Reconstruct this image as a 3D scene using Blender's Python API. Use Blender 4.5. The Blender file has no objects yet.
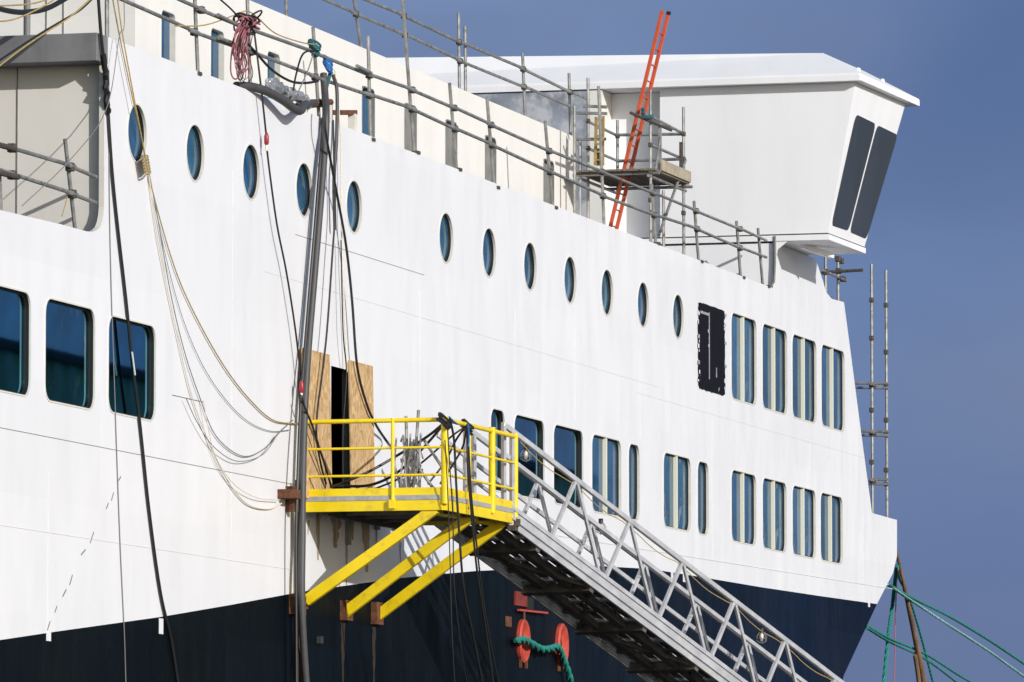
import bpy, math, random
from mathutils import Vector, Matrix
from mathutils.geometry import delaunay_2d_cdt
random.seed(7)
sc = bpy.context.scene
COL = sc.collection
R = math.radians

# ------------------------------------------------------------------ camera
f = 6650.0
th = math.atan(542 / f); ps = math.atan(1838 * math.cos(th) / f)
CF = Vector((math.cos(th) * math.cos(ps), math.cos(th) * math.sin(ps), math.sin(th)))
CR = Vector((math.sin(ps), -math.cos(ps), 0)); CU = CR.cross(CF)
EYE = Vector((0, 0, 1.8)); D = 27.2          # the ship's side is the plane Y = D, bow towards +X
cam = bpy.data.cameras.new('camera'); co = bpy.data.objects.new('camera', cam); COL.objects.link(co)
cam.sensor_width = 36; cam.lens = 36 * f / 1024; cam.clip_end = 6000; cam.clip_start = 0.5
M = Matrix((CR, CU, -CF)).transposed().to_4x4(); M.translation = EYE
co.matrix_world = M; sc.camera = co

def ray(x, y): return CF + CR * ((x - 512) / f) + CU * ((341 - y) / f)
def P(x, y, p=0.0):                          # point at distance p outboard of the ship's side
    d = ray(x, y); return EYE + d * ((D - p) / d.y)
def PX(x, y, X):                             # point on the transverse plane X
    d = ray(x, y); return EYE + d * (X / d.x)
def PN(x, y, o, n):
    d = ray(x, y); return EYE + d * ((o - EYE).dot(n) / d.dot(n))

# ------------------------------------------------------------------ materials
def nt(m): return m.node_tree.nodes, m.node_tree.links
def mat(name, col, rough=.5, metal=0, spec=.5, var=.0, vscale=3.0, stretch=(1, 1, 1), bump=0, bscale=20, dirt=None, dscale=2.0, dlo=.55, dhi=.75, coat=0):
    m = bpy.data.materials.new(name); m.use_nodes = True; N, L = nt(m)
    b = N['Principled BSDF']; b.inputs['Roughness'].default_value = rough; b.inputs['Metallic'].default_value = metal
    b.inputs['Specular IOR Level'].default_value = spec; b.inputs['Base Color'].default_value = (*col, 1)
    if coat: b.inputs['Coat Weight'].default_value = coat; b.inputs['Coat Roughness'].default_value = .15
    tc = N.new('ShaderNodeTexCoord'); mp = N.new('ShaderNodeMapping'); mp.inputs['Scale'].default_value = stretch
    L.new(tc.outputs['Object'], mp.inputs[0])
    out = None
    if var:
        n = N.new('ShaderNodeTexNoise'); n.inputs['Scale'].default_value = vscale; n.inputs['Detail'].default_value = 6
        L.new(mp.outputs[0], n.inputs[0])
        r = N.new('ShaderNodeValToRGB'); r.color_ramp.elements[0].position = .3; r.color_ramp.elements[1].position = .7
        r.color_ramp.elements[0].color = (*[c * (1 - var) for c in col], 1); r.color_ramp.elements[1].color = (*[min(1, c * (1 + var)) for c in col], 1)
        L.new(n.outputs['Fac'], r.inputs[0]); out = r.outputs[0]
        if rough > .15:
            mr = N.new('ShaderNodeMapRange'); mr.inputs[3].default_value = rough * .8; mr.inputs[4].default_value = min(1, rough * 1.25)
            L.new(n.outputs['Fac'], mr.inputs[0]); L.new(mr.outputs[0], b.inputs['Roughness'])
    if dirt:
        n2 = N.new('ShaderNodeTexNoise'); n2.inputs['Scale'].default_value = dscale; n2.inputs['Detail'].default_value = 8; n2.inputs['Roughness'].default_value = .65
        L.new(mp.outputs[0], n2.inputs[0])
        mr2 = N.new('ShaderNodeMapRange'); mr2.inputs[1].default_value = dlo; mr2.inputs[2].default_value = dhi
        L.new(n2.outputs['Fac'], mr2.inputs[0])
        mx = N.new('ShaderNodeMix'); mx.data_type = 'RGBA'
        L.new(mr2.outputs[0], mx.inputs[0])
        if out: L.new(out, mx.inputs[6])
        else: mx.inputs[6].default_value = (*col, 1)
        mx.inputs[7].default_value = (*dirt, 1); out = mx.outputs[2]
    if out: L.new(out, b.inputs['Base Color'])
    if bump:
        n3 = N.new('ShaderNodeTexNoise'); n3.inputs['Scale'].default_value = bscale; n3.inputs['Detail'].default_value = 4
        L.new(mp.outputs[0], n3.inputs[0])
        bp = N.new('ShaderNodeBump'); bp.inputs['Strength'].default_value = bump; bp.inputs['Distance'].default_value = .02
        L.new(n3.outputs['Fac'], bp.inputs['Height']); L.new(bp.outputs[0], b.inputs['Normal'])
    return m

def hull_mat(name, col, streak, dirtcol, amount, rough, aft=None):
    """sprayed ship paint: faint vertical streaks, broad patches, slightly uneven plating"""
    m = bpy.data.materials.new(name); m.use_nodes = True; N, L = nt(m); b = N['Principled BSDF']
    b.inputs['Roughness'].default_value = rough
    tc = N.new('ShaderNodeTexCoord')
    def noise(scale, sc3, det=5, ro=.55):
        mp = N.new('ShaderNodeMapping'); mp.inputs['Scale'].default_value = sc3; L.new(tc.outputs['Object'], mp.inputs[0])
        n = N.new('ShaderNodeTexNoise'); n.inputs['Scale'].default_value = scale; n.inputs['Detail'].default_value = det; n.inputs['Roughness'].default_value = ro
        L.new(mp.outputs[0], n.inputs[0]); return n.outputs['Fac']
    def rng(v, a, bb, c, d):
        r = N.new('ShaderNodeMapRange'); r.inputs[1].default_value = a; r.inputs[2].default_value = bb; r.inputs[3].default_value = c; r.inputs[4].default_value = d
        L.new(v, r.inputs[0]); return r.outputs[0]
    def mix(fac, a, bcol):
        x = N.new('ShaderNodeMix'); x.data_type = 'RGBA'; L.new(fac, x.inputs[0])
        if isinstance(a, tuple): x.inputs[6].default_value = (*a, 1)
        else: L.new(a, x.inputs[6])
        x.inputs[7].default_value = (*bcol, 1); return x.outputs[2]
    c = mix(rng(noise(1.0, (1.6, 1, .10), 6), .5, .75, 0, streak), col, dirtcol)
    c = mix(rng(noise(1.0, (7, 1, .25), 4, .7), .56, .78, 0, streak * .9), c, dirtcol)
    c = mix(rng(noise(.35, (1, 1, 1), 5), .42, .7, 0, amount), c, dirtcol)
    br = N.new('ShaderNodeTexBrick'); bm_p = N.new('ShaderNodeMapping'); bm_p.inputs['Rotation'].default_value = (R(90), 0, 0); L.new(tc.outputs['Object'], bm_p.inputs[0]); L.new(bm_p.outputs[0], br.inputs[0])
    br.inputs['Scale'].default_value = 1; br.inputs['Brick Width'].default_value = 5.2; br.inputs['Row Height'].default_value = 1.45; br.inputs['Mortar Size'].default_value = 0
    k_ = .28 if aft else .018
    br.inputs['Color1'].default_value = (1 - k_, 1 - k_, 1 - k_, 1); br.inputs['Color2'].default_value = (1 + k_, 1 + k_, 1 + k_, 1); br.inputs['Bias'].default_value = 0
    pm = N.new('ShaderNodeMix'); pm.data_type = 'RGBA'; pm.blend_type = 'MULTIPLY'; pm.inputs[0].default_value = 1; L.new(c, pm.inputs[6]); L.new(br.outputs[0], pm.inputs[7]); c = pm.outputs[2]
    if aft:                                       # older blue-black paint aft, fresher navy towards the bow
        sx = N.new('ShaderNodeSeparateXYZ'); L.new(tc.outputs['Object'], sx.inputs[0])
        c = mix(rng(sx.outputs[0], -2, 14, 0, .0), c, col) if False else c
        x = N.new('ShaderNodeMix'); x.data_type = 'RGBA'; x.blend_type = 'MULTIPLY'; x.inputs[0].default_value = 1; L.new(c, x.inputs[6])
        x.inputs[7].default_value = (1, 1, 1, 1)
        y = N.new('ShaderNodeMix'); y.data_type = 'RGBA'; L.new(rng(sx.outputs[0], -3, 16, 0, 1), y.inputs[0]); y.inputs[6].default_value = (*aft, 1); y.inputs[7].default_value = (1.1, 1.25, 1.5, 1)
        L.new(y.outputs[2], x.inputs[7]); c = x.outputs[2]
    L.new(c, b.inputs['Base Color'])
    bp = N.new('ShaderNodeBump'); bp.inputs['Strength'].default_value = .9; bp.inputs['Distance'].default_value = .025
    L.new(noise(.9, (1, 1, .45), 2), bp.inputs['Height']); L.new(bp.outputs[0], b.inputs['Normal'])
    L.new(rng(noise(2.0, (1, 1, .3), 5), .3, .7, rough * .8, rough * 1.3), b.inputs['Roughness'])
    return m

m_white = hull_mat('white_hull_paint', (.735, .74, .77), .11, (.56, .565, .58), .06, .4)
m_navy = hull_mat('navy_hull_paint', (.0034, .0072, .016), .5, (.012, .014, .018), .4, .5, (.55, .55, .42))
m_navy.node_tree.nodes['Principled BSDF'].inputs['Specular IOR Level'].default_value = .06
m_wing = hull_mat('white_superstructure_paint', (.83, .835, .86), .14, (.62, .615, .61), .08, .42)
m_cream = hull_mat('cream_deckhouse_paint', (.76, .748, .715), .22, (.62, .59, .53), .12, .5)
m_greige = hull_mat('grey_cream_bulkhead_paint', (.68, .655, .61), .4, (.52, .49, .44), .25, .55)
m_seam = mat('weld_bead', (.66, .66, .66), .5, var=.12, vscale=9)
m_dark = mat('dark_joint_sealant', (.03, .03, .03), .7)
m_frame = mat('cream_window_frame', (.66, .65, .59), .4, var=.06, vscale=8)
m_mull = mat('pale_mullion', (.72, .72, .60), .4)
m_gasket = mat('black_rubber_gasket', (.012, .012, .012), .5)
m_rust = mat('rusty_steel', (.12, .045, .02), .8, var=.5, vscale=14, bump=.4, bscale=50)
m_galv = mat('galvanised_tube', (.34, .34, .33), .42, metal=.55, var=.3, vscale=7, dirt=(.16, .13, .10), dscale=9, dlo=.56, dhi=.7)
m_clamp = mat('rusty_coupler', (.10, .085, .07), .6, metal=.4, var=.4, vscale=25)
m_alu = mat('aluminium', (.52, .525, .55), .42, metal=.4, var=.14, vscale=5, bump=.1, bscale=40)
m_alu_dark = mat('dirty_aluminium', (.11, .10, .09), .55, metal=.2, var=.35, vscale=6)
m_yellow = mat('yellow_gloss_paint', (.80, .60, .006), .38, var=.07, vscale=3, dirt=(.36, .25, .04), dscale=4, dlo=.56, dhi=.8, bump=.08, bscale=30)
m_yellow_dim = mat('worn_yellow_paint', (.30, .22, .075), .6, var=.35, vscale=12)
m_grip = mat('grey_grit_band', (.33, .33, .32), .8, var=.2, vscale=15)
m_orange = mat('orange_fibreglass', (.54, .085, .03), .42, var=.1, vscale=6)
m_hatch = mat('shade_darkened_red', (.17, .022, .016), .7, var=.3, vscale=8)  # red darkened to hold the gangway's shadow over the hatch
m_red = mat('orange_red_paint', (.44, .06, .038), .45, var=.25, vscale=9)
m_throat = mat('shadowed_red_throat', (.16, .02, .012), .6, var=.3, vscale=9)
m_streak = mat('dark_rust_wash', (.022, .014, .010), .8, var=.4, vscale=5)
m_tape = mat('scuffed_grey_tape', (.30, .30, .31), .6, var=.3, vscale=12)
m_black = mat('black_rubber_cable', (.012, .012, .013), .5)
m_hose = mat('grey_rubber_hose', (.055, .055, .058), .55, var=.15, vscale=6)
m_wire = mat('thin_grey_wire', (.18, .18, .19), .55)
m_rope_y = mat('tan_rope', (.36, .26, .09), .85, var=.3, vscale=60)
m_rope_c = mat('pale_rope', (.66, .60, .48), .85, var=.15, vscale=60)
m_rope_g = mat('green_mooring_rope', (.010, .20, .16), .8, var=.4, vscale=25, bump=.6, bscale=70)
m_rope_gl = mat('pale_green_mooring_rope', (.20, .42, .40), .8, var=.5, vscale=30, bump=.6, bscale=70)
m_blue = mat('blue_tarp_strap', (.01, .12, .38), .6)
m_teal = mat('teal_tape', (.01, .10, .12), .6)
m_pink = mat('pink_cable', (.32, .11, .13), .6)
m_plug = mat('red_plug', (.30, .012, .03), .4)
m_wood = mat('weathered_timber', (.17, .10, .055), .85, var=.35, vscale=3, stretch=(1, 1, .15), bump=.4, bscale=20)
m_board = mat('scaffold_board', (.16, .13, .095), .9, var=.35, vscale=4, stretch=(.3, 4, 1), bump=.3)
m_toe = mat('pale_toe_board', (.36, .31, .24), .8, var=.25, vscale=4)
m_prim = mat('grey_primer', (.165, .165, .172), .6, var=.22, vscale=2.2, stretch=(1, 1, .5), dirt=(.21, .21, .215), dscale=3, dlo=.5, dhi=.8)
m_tarp = mat('smeared_grey_blue_panel', (.24, .265, .32), .6, var=.35, vscale=1.6, dirt=(.46, .475, .51), dscale=2.2, dlo=.46, dhi=.60)
m_plate = mat('grey_steel_plate', (.20, .20, .19), .6, var=.2, vscale=4)
m_smoke = mat('smoked_bridge_glass', (.044, .048, .060), .16, var=.15, vscale=.8, spec=.4)
m_blk = mat('peeling_black_film', (.006, .006, .010), .7, spec=.15, var=.3, vscale=6, dirt=(.30, .31, .33), dscale=3.2, dlo=.66, dhi=.70)
m_void = mat('dark_interior', (.006, .006, .006), .9)
m_bulb = mat('clear_bulb_glass', (.75, .70, .55), .1)
m_conc = mat('quay_surface', (.10, .098, .094), .9, var=.25, vscale=.3)
m_water = mat('harbour_water', (.010, .022, .028), .08, bump=.3, bscale=1.2)
m_shed = mat('green_cladding', (.42, .66, .54), .5, var=.3, vscale=.5, stretch=(1, 1, .2))
m_shedroof = mat('dark_shed_roof', (.03, .04, .04), .6, var=.2, vscale=.4)
m_foil = mat('crinkled_foil', (.55, .55, .58), .3, metal=.7, bump=1, bscale=18)

# OSB sheet: big pressed flakes
m_osb = bpy.data.materials.new('flake_board'); m_osb.use_nodes = True
N, L = nt(m_osb); b = N['Principled BSDF']; b.inputs['Roughness'].default_value = .75
tc = N.new('ShaderNodeTexCoord'); mp = N.new('ShaderNodeMapping'); mp.inputs['Scale'].default_value = (16, 16, 7); L.new(tc.outputs['Object'], mp.inputs[0])
v = N.new('ShaderNodeTexVoronoi'); v.inputs['Scale'].default_value = 1.6; L.new(mp.outputs[0], v.inputs[0])
r = N.new('ShaderNodeValToRGB'); e = r.color_ramp.elements
e[0].color = (.32, .185, .08, 1); e[1].color = (.62, .43, .22, 1); e[1].position = .9
L.new(v.outputs['Color'], r.inputs[0]); L.new(r.outputs[0], b.inputs['Base Color'])

def glass(name, base, blotch=0.0):
    m = bpy.data.materials.new(name); m.use_nodes = True; N, L = nt(m); b = N['Principled BSDF']
    b.inputs['Roughness'].default_value = .035; b.inputs['IOR'].default_value = 1.45
    tc = N.new('ShaderNodeTexCoord')
    n = N.new('ShaderNodeTexNoise'); n.inputs['Scale'].default_value = 1.3; n.inputs['Detail'].default_value = 3; L.new(tc.outputs['Object'], n.inputs[0])
    r = N.new('ShaderNodeValToRGB'); r.color_ramp.elements[0].position = .35; r.color_ramp.elements[1].position = .65
    r.color_ramp.elements[0].color = (*[c * .75 for c in base], 1); r.color_ramp.elements[1].color = (*[c * 1.25 for c in base], 1)
    L.new(n.outputs['Fac'], r.inputs[0]); out = r.outputs[0]
    if blotch:                                    # pale blotches, on some panes a crinkled reflection put into the colour
        n2 = N.new('ShaderNodeTexNoise'); n2.inputs['Scale'].default_value = 3.4; n2.inputs['Detail'].default_value = 7; n2.inputs['Roughness'].default_value = .7
        mp = N.new('ShaderNodeMapping'); mp.inputs['Scale'].default_value = (1.3, 1, .6); L.new(tc.outputs['Object'], mp.inputs[0]); L.new(mp.outputs[0], n2.inputs[0])
        mr = N.new('ShaderNodeMapRange'); mr.inputs[1].default_value = .57; mr.inputs[2].default_value = .66; mr.inputs[4].default_value = blotch
        L.new(n2.outputs['Fac'], mr.inputs[0])
        mx = N.new('ShaderNodeMix'); mx.data_type = 'RGBA'; L.new(mr.outputs[0], mx.inputs[0]); L.new(out, mx.inputs[6]); mx.inputs[7].default_value = (.35, .42, .47, 1)
        out = mx.outputs[2]
    L.new(out, b.inputs['Base Color'])
    bp = N.new('ShaderNodeBump'); bp.inputs['Strength'].default_value = .02; bp.inputs['Distance'].default_value = .02
    n3 = N.new('ShaderNodeTexNoise'); n3.inputs['Scale'].default_value = 2.0; L.new(tc.outputs['Object'], n3.inputs[0])
    L.new(n3.outputs['Fac'], bp.inputs['Height']); L.new(bp.outputs[0], b.inputs['Normal'])
    return m
m_glass = glass('sky_coloured_glass', (.018, .078, .160))  # blue base colour supplies the panes' sky reflection
m_glass2 = glass('paler_blue_glass', (.032, .100, .185), .25)
m_glass3 = glass('teal_blue_glass', (.014, .066, .125))
m_glass_b = glass('painted_reflection_glass', (.018, .085, .150), .55)
m_glass_d = glass('deep_blue_glass', (.002, .23, .36))
m_glass_db = glass('spattered_deep_blue_glass', (.002, .21, .31), .6)
for m_ in (m_glass_d, m_glass_db): m_.node_tree.nodes['Bump'].inputs['Strength'].default_value = .004; m_.node_tree.nodes['Principled BSDF'].inputs['Metallic'].default_value = 1; m_.node_tree.nodes['Principled BSDF'].inputs['Roughness'].default_value = .02

# ------------------------------------------------------------------ geometry helpers
WL = {}                                            # world location of an object made here
class MB:
    def __init__(s): s.v = []; s.f = []
    def quad(s, *p):
        n = len(s.v); s.v += [Vector(q) for q in p]; s.f.append(tuple(range(n, n + len(p)))); return s
    def box(s, c, sx, sy, sz, ax=None):
        ax = ax or (Vector((1, 0, 0)), Vector((0, 1, 0)), Vector((0, 0, 1)))
        c = Vector(c); n = len(s.v)
        for k in range(8):
            s.v.append(c + ax[0] * (sx / 2 * (1 if k & 1 else -1)) + ax[1] * (sy / 2 * (1 if k & 2 else -1)) + ax[2] * (sz / 2 * (1 if k & 4 else -1)))
        for q in ((0, 2, 3, 1), (4, 5, 7, 6), (0, 1, 5, 4), (2, 6, 7, 3), (0, 4, 6, 2), (1, 3, 7, 5)): s.f.append(tuple(n + i for i in q))
        return s
    def bb(s, x0, x1, y0, y1, z0, z1): return s.box(((x0 + x1) / 2, (y0 + y1) / 2, (z0 + z1) / 2), abs(x1 - x0), abs(y1 - y0), abs(z1 - z0))
    def beam(s, a, b, w, h, up=Vector((0, 0, 1))):
        a, b = Vector(a), Vector(b); d = (b - a); l = d.length; d.normalize()
        sd = d.cross(up)
        if sd.length < 1e-4: sd = d.cross(Vector((1, 0, 0)))
        sd.normalize(); u = sd.cross(d)
        return s.box((a + b) / 2, l, w, h, (d, sd, u))
    def tube(s, pts, r, n=8, caps=True):
        pts = [Vector(p) for p in pts]; base = len(s.v); m = len(pts); ref = None
        for i, p in enumerate(pts):
            d = (pts[min(i + 1, m - 1)] - pts[max(i - 1, 0)]).normalized()
            if ref is None:
                ref = d.cross(Vector((0, 0, 1)) if abs(d.z) < .9 else Vector((1, 0, 0))).normalized()
            ref = (ref - d * ref.dot(d)).normalized(); o = d.cross(ref)
            rr = r[i] if isinstance(r, (list, tuple)) else r
            for k in range(n):
                a = 2 * math.pi * k / n; s.v.append(p + ref * (rr * math.cos(a)) + o * (rr * math.sin(a)))
        for i in range(m - 1):
            for k in range(n):
                a = base + i * n + k; b = base + i * n + (k + 1) % n; s.f.append((a, b, b + n, a + n))
        if caps:
            s.f.append(tuple(base + k for k in range(n))[::-1]); s.f.append(tuple(base + (m - 1) * n + k for k in range(n)))
        return s
    def ring(s, loops, closed=True):              # skin consecutive closed loops
        base = len(s.v); n = len(loops[0])
        for lp in loops: s.v += [Vector(p) for p in lp]
        for i in range(len(loops) - 1):
            for k in range(n):
                a = base + i * n + k; b = base + i * n + (k + 1) % n; s.f.append((a, b, b + n, a + n))
        return s
    def panel(s, outline, holes, fn):             # flat sheet with holes in 2-D, mapped to 3-D
        pts = []; edges = []
        for lp in [outline] + holes:
            o = len(pts); pts += [Vector(p) for p in lp]; edges += [(o + i, o + (i + 1) % len(lp)) for i in range(len(lp))]
        V, E_, F, *_ = delaunay_2d_cdt(pts, edges, [], 0, 1e-5)
        base = len(s.v); s.v += [fn(*p) for p in V]
        for t in F:
            c = sum((V[i] for i in t), Vector((0, 0))) / len(t)
            if inside(c, outline) and not any(inside(c, h) for h in holes): s.f.append(tuple(base + i for i in t))
        return s
    def build(s, name, m, parent=None, smooth=False, bevel=0, loc=None):
        if parent is not None: o0 = WL[parent.name]
        o1 = Vector(loc) if loc is not None else None
        if o1 is None:
            if parent is not None: o1 = o0
            else:
                lo = Vector([min(v[i] for v in s.v) for i in range(3)]); hi = Vector([max(v[i] for v in s.v) for i in range(3)])
                o1 = Vector(((lo.x + hi.x) / 2, (lo.y + hi.y) / 2, lo.z))
        me = bpy.data.meshes.new(name); me.from_pydata([v - o1 for v in s.v], [], s.f); me.validate(); me.materials.append(m)
        import bmesh
        bm = bmesh.new(); bm.from_mesh(me); bmesh.ops.recalc_face_normals(bm, faces=bm.faces); bm.to_mesh(me); bm.free()
        if smooth: me.polygons.foreach_set('use_smooth', [True] * len(me.polygons))
        o = bpy.data.objects.new(name, me); COL.objects.link(o)
        if parent is not None: o.parent = parent; o.location = o1 - o0
        else: o.location = o1
        WL[o.name] = o1
        if bevel:
            bv = o.modifiers.new('bevel', 'BEVEL'); bv.width = bevel; bv.segments = 2; bv.limit_method = 'ANGLE'
        if smooth:
            es = o.modifiers.new('split', 'EDGE_SPLIT'); es.split_angle = R(40)
        return o
def inside(c, poly):
    r = False; x, y = c; n = len(poly)
    for i in range(n):
        x1, y1 = poly[i]; x2, y2 = poly[(i + 1) % n]
        if (y1 > y) != (y2 > y) and x < (x2 - x1) * (y - y1) / (y2 - y1) + x1: r = not r
    return r
def tag(o, label, cat, group=None):
    o['label'] = label; o['category'] = cat
    if group: o['group'] = group
    return o
def thing(name, label, cat, loc, group=None):
    o = bpy.data.objects.new(name, None); COL.objects.link(o); o.location = loc; o.empty_display_size = .2; WL[o.name] = Vector(loc)
    return tag(o, label, cat, group)
def struct(o): o['kind'] = 'structure'; return o
def inst(src, name, parent, loc):                  # another part that shares src's mesh, at a world place
    o = bpy.data.objects.new(name, src.data); COL.objects.link(o); o.parent = parent; o.location = Vector(loc) - WL[parent.name]; WL[o.name] = Vector(loc)
    for md in src.modifiers:
        n = o.modifiers.new(md.name, md.type)
        if md.type == 'BEVEL': n.width = md.width; n.segments = md.segments; n.limit_method = 'ANGLE'
        if md.type == 'EDGE_SPLIT': n.split_angle = md.split_angle
    return o
def smooth_path(pts, sub=6):
    pts = [Vector(p) for p in pts]
    if len(pts) < 3: return pts
    out = []
    q = [2 * pts[0] - pts[1]] + pts + [2 * pts[-1] - pts[-2]]
    for i in range(1, len(q) - 2):
        a, b, c, d = q[i - 1:i + 3]
        for k in range(sub):
            t = k / sub
            out.append(.5 * ((2 * b) + (c - a) * t + (2 * a - 5 * b + 4 * c - d) * t * t + (3 * b - a - 3 * c + d) * t ** 3))
    out.append(pts[-1]); return out
def path(px, p=.06, sub=6):
    return smooth_path([P(q[0], q[1], q[2] if len(q) > 2 else p) for q in px], sub)
def cable(name, px, r, m, label, cat, p=.06, group=None, jit=0.0, n=8):
    pts = path(px, p)
    if jit: pts = [q + Vector((random.uniform(-jit, jit), random.uniform(-jit, jit) * .3, 0)) for q in pts]
    return tag(MB().tube(pts, r, n).build(name, m, smooth=True), label, cat, group)
def rrect(x0, x1, z0, z1, r, n=6):
    r = min(r, (x1 - x0) / 2 - .002, (z1 - z0) / 2 - .002); out = []
    for cx, cz, a0 in ((x1 - r, z1 - r, 0), (x0 + r, z1 - r, 90), (x0 + r, z0 + r, 180), (x1 - r, z0 + r, 270)):
        for k in range(n + 1):
            a = R(a0 + 90 * k / n); out.append((cx + r * math.cos(a), cz + r * math.sin(a)))
    return out
def circle(x, z, r, n=40): return [(x + r * math.cos(2 * math.pi * k / n), z + r * math.sin(2 * math.pi * k / n)) for k in range(n)]

# ------------------------------------------------------------------ sky and sun
SUN = Vector((.66, 1, -.43)).normalized()          # the way the light travels
w = bpy.data.worlds.new('World'); sc.world = w; w.use_nodes = True
N, L = w.node_tree.nodes, w.node_tree.links
bg = N['Background']; bg.inputs['Strength'].default_value = .1
sky = N.new('ShaderNodeTexSky'); sky.sky_type = 'NISHITA'; sky.sun_disc = False
sky.sun_elevation = math.asin(-SUN.z); sky.sun_rotation = math.atan2(-SUN.x, -SUN.y) % (2 * math.pi)
tc = N.new('ShaderNodeTexCoord'); sep = N.new('ShaderNodeSeparateXYZ'); L.new(tc.outputs['Generated'], sep.inputs[0])
def wnoise(scale, stretch, det, off=(0, 0, 0)):
    mp = N.new('ShaderNodeMapping'); mp.inputs['Scale'].default_value = stretch; mp.inputs['Location'].default_value = off
    mp.inputs['Rotation'].default_value = (0, R(-8), 0)
    L.new(tc.outputs['Generated'], mp.inputs[0]); n = N.new('ShaderNodeTexNoise'); n.inputs['Scale'].default_value = scale; n.inputs['Detail'].default_value = det; n.inputs['Roughness'].default_value = .45
    L.new(mp.outputs[0], n.inputs[0]); return n.outputs['Fac']
def wrange(v, a, b_, c, d_):
    m = N.new('ShaderNodeMapRange'); m.interpolation_type = 'SMOOTHSTEP'
    for i, q in enumerate((a, b_, c, d_)): m.inputs[i + 1].default_value = q
    L.new(v, m.inputs[0]); return m.outputs[0]
def wmix(fac, a, b_):
    m = N.new('ShaderNodeMix'); m.data_type = 'RGBA'; L.new(fac, m.inputs[0])
    for i, q in ((6, a), (7, b_)):
        if isinstance(q, tuple): m.inputs[i].default_value = (*q, 1)
        else: L.new(q, m.inputs[i])
    return m.outputs[2]
# low bank of slate-blue rain cloud with paler rifts, clear Nishita sky above it
bank = wmix(wrange(sep.outputs[2], .02, .135, 0, 1), (1.10, 1.62, 3.35), (1.72, 2.75, 5.1))
bank = wmix(wrange(wnoise(5.0, (1, 1, 2.2), 5, (1.3, .4, .2)), .38, .60, 0, .9), bank, (1.50, 2.0, 3.5))
bank = wmix(wrange(wnoise(4.2, (1, 1, 1.8), 4, (5.2, 1.9, 3.3)), .47, .62, 0, .75), bank, (.88, 1.42, 2.95))
bank = wmix(wrange(wnoise(13, (1, 1, 2.6), 5, (3.1, 2.4, .7)), .46, .68, 0, .5), bank, (1.02, 1.45, 2.9))
bx = wrange(sep.outputs[0], -.35, .45, 0, 1)          # the bank stands ahead of the ship, the sky behind the viewer is clear
mm = N.new('ShaderNodeMath'); mm.operation = 'MULTIPLY'; L.new(wrange(sep.outputs[2], .16, .42, .96, .12), mm.inputs[0]); L.new(bx, mm.inputs[1])
ya_ = N.new('ShaderNodeMath'); ya_.operation = 'MULTIPLY_ADD'; L.new(wnoise(6.0, (1, 1, 1.6), 4, (2.2, 7.1, .4)), ya_.inputs[0]); ya_.inputs[1].default_value = .09; L.new(sep.outputs[1], ya_.inputs[2])
m1 = N.new('ShaderNodeMath'); m1.operation = 'MULTIPLY'; L.new(wrange(ya_.outputs[0], .235, .305, 1, 0), m1.inputs[0]); L.new(wrange(sep.outputs[1], .08, .16, 0, 1), m1.inputs[1])
m2 = N.new('ShaderNodeMath'); m2.operation = 'MULTIPLY'; L.new(m1.outputs[0], m2.inputs[0]); L.new(wrange(sep.outputs[2], .075, .125, .25, .95), m2.inputs[1])
bank = wmix(m2.outputs[0], bank, (.82, 1.42, 3.15))      # a darker cloud mass out to the right
bank = wmix(wrange(wnoise(8.5, (1, 1, 2.0), 6, (9.2, 3.3, 1.7)), .47, .66, 0, .75), bank, (1.52, 2.02, 3.55))
full = wmix(mm.outputs[0], sky.outputs[0], bank)
L.new(full, bg.inputs['Color'])
sd = bpy.data.lights.new('sun', 'SUN'); sd.energy = 3.8; sd.angle = R(.5); sd.color = (1, .972, .935)
so = bpy.data.objects.new('sun', sd); COL.objects.link(so); so.rotation_euler = SUN.to_track_quat('-Z', 'Y').to_euler(); so.location = (40, -40, 60)
vs = sc.view_settings; vs.view_transform = 'Standard'; vs.look = 'None'; vs.gamma = 1; vs.use_curve_mapping = False; vs.exposure = 0.06

# ------------------------------------------------------------------ setting below and across the frame: water, quay, shed seen in the panes
struct(MB().quad((-3000, -3000, -2.2), (3000, -3000, -2.2), (3000, 3000, -2.2), (-3000, 3000, -2.2)).build('harbour_water', m_water))
struct(MB().bb(-300, 420, -600, 23.6, -2.6, 0).build('quay', m_conc))
shed = thing('storage_shed', 'long green ribbed quayside shed mirrored in the left windows', 'shed', (212, -35, 0))
sb = MB()
for k in range(70):
    x = 160 + k * 1.5; sb.bb(x, x + .75, -15, -14.86, 0, 18.2)
sb.bb(160, 265, -55, -15, 0, 18.2).build('wall', m_shed, shed)
MB().bb(159, 266, -56, -14.6, 18.2, 18.5).build('roof', m_shedroof, shed)

# ------------------------------------------------------------------ the ship
ship = thing('passenger_ship', 'white ship with navy lower hull, round portholes and rounded blue windows', 'ship', (100, D + 8, -2.2))
TOP = 12.50
NAVY = [(60, 3.7), (70, 4.35)] + [(q.x, q.z) for q in (P(0, 640), P(60, 631), P(160, 617), P(230, 605), P(300, 592), P(400, 578), P(475, 571), P(540, 568), P(599, 566), P(651, 569), P(701, 577), P(760, 587), P(820, 596), P(877, 604))]
bowx = NAVY[-1][0]
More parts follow.
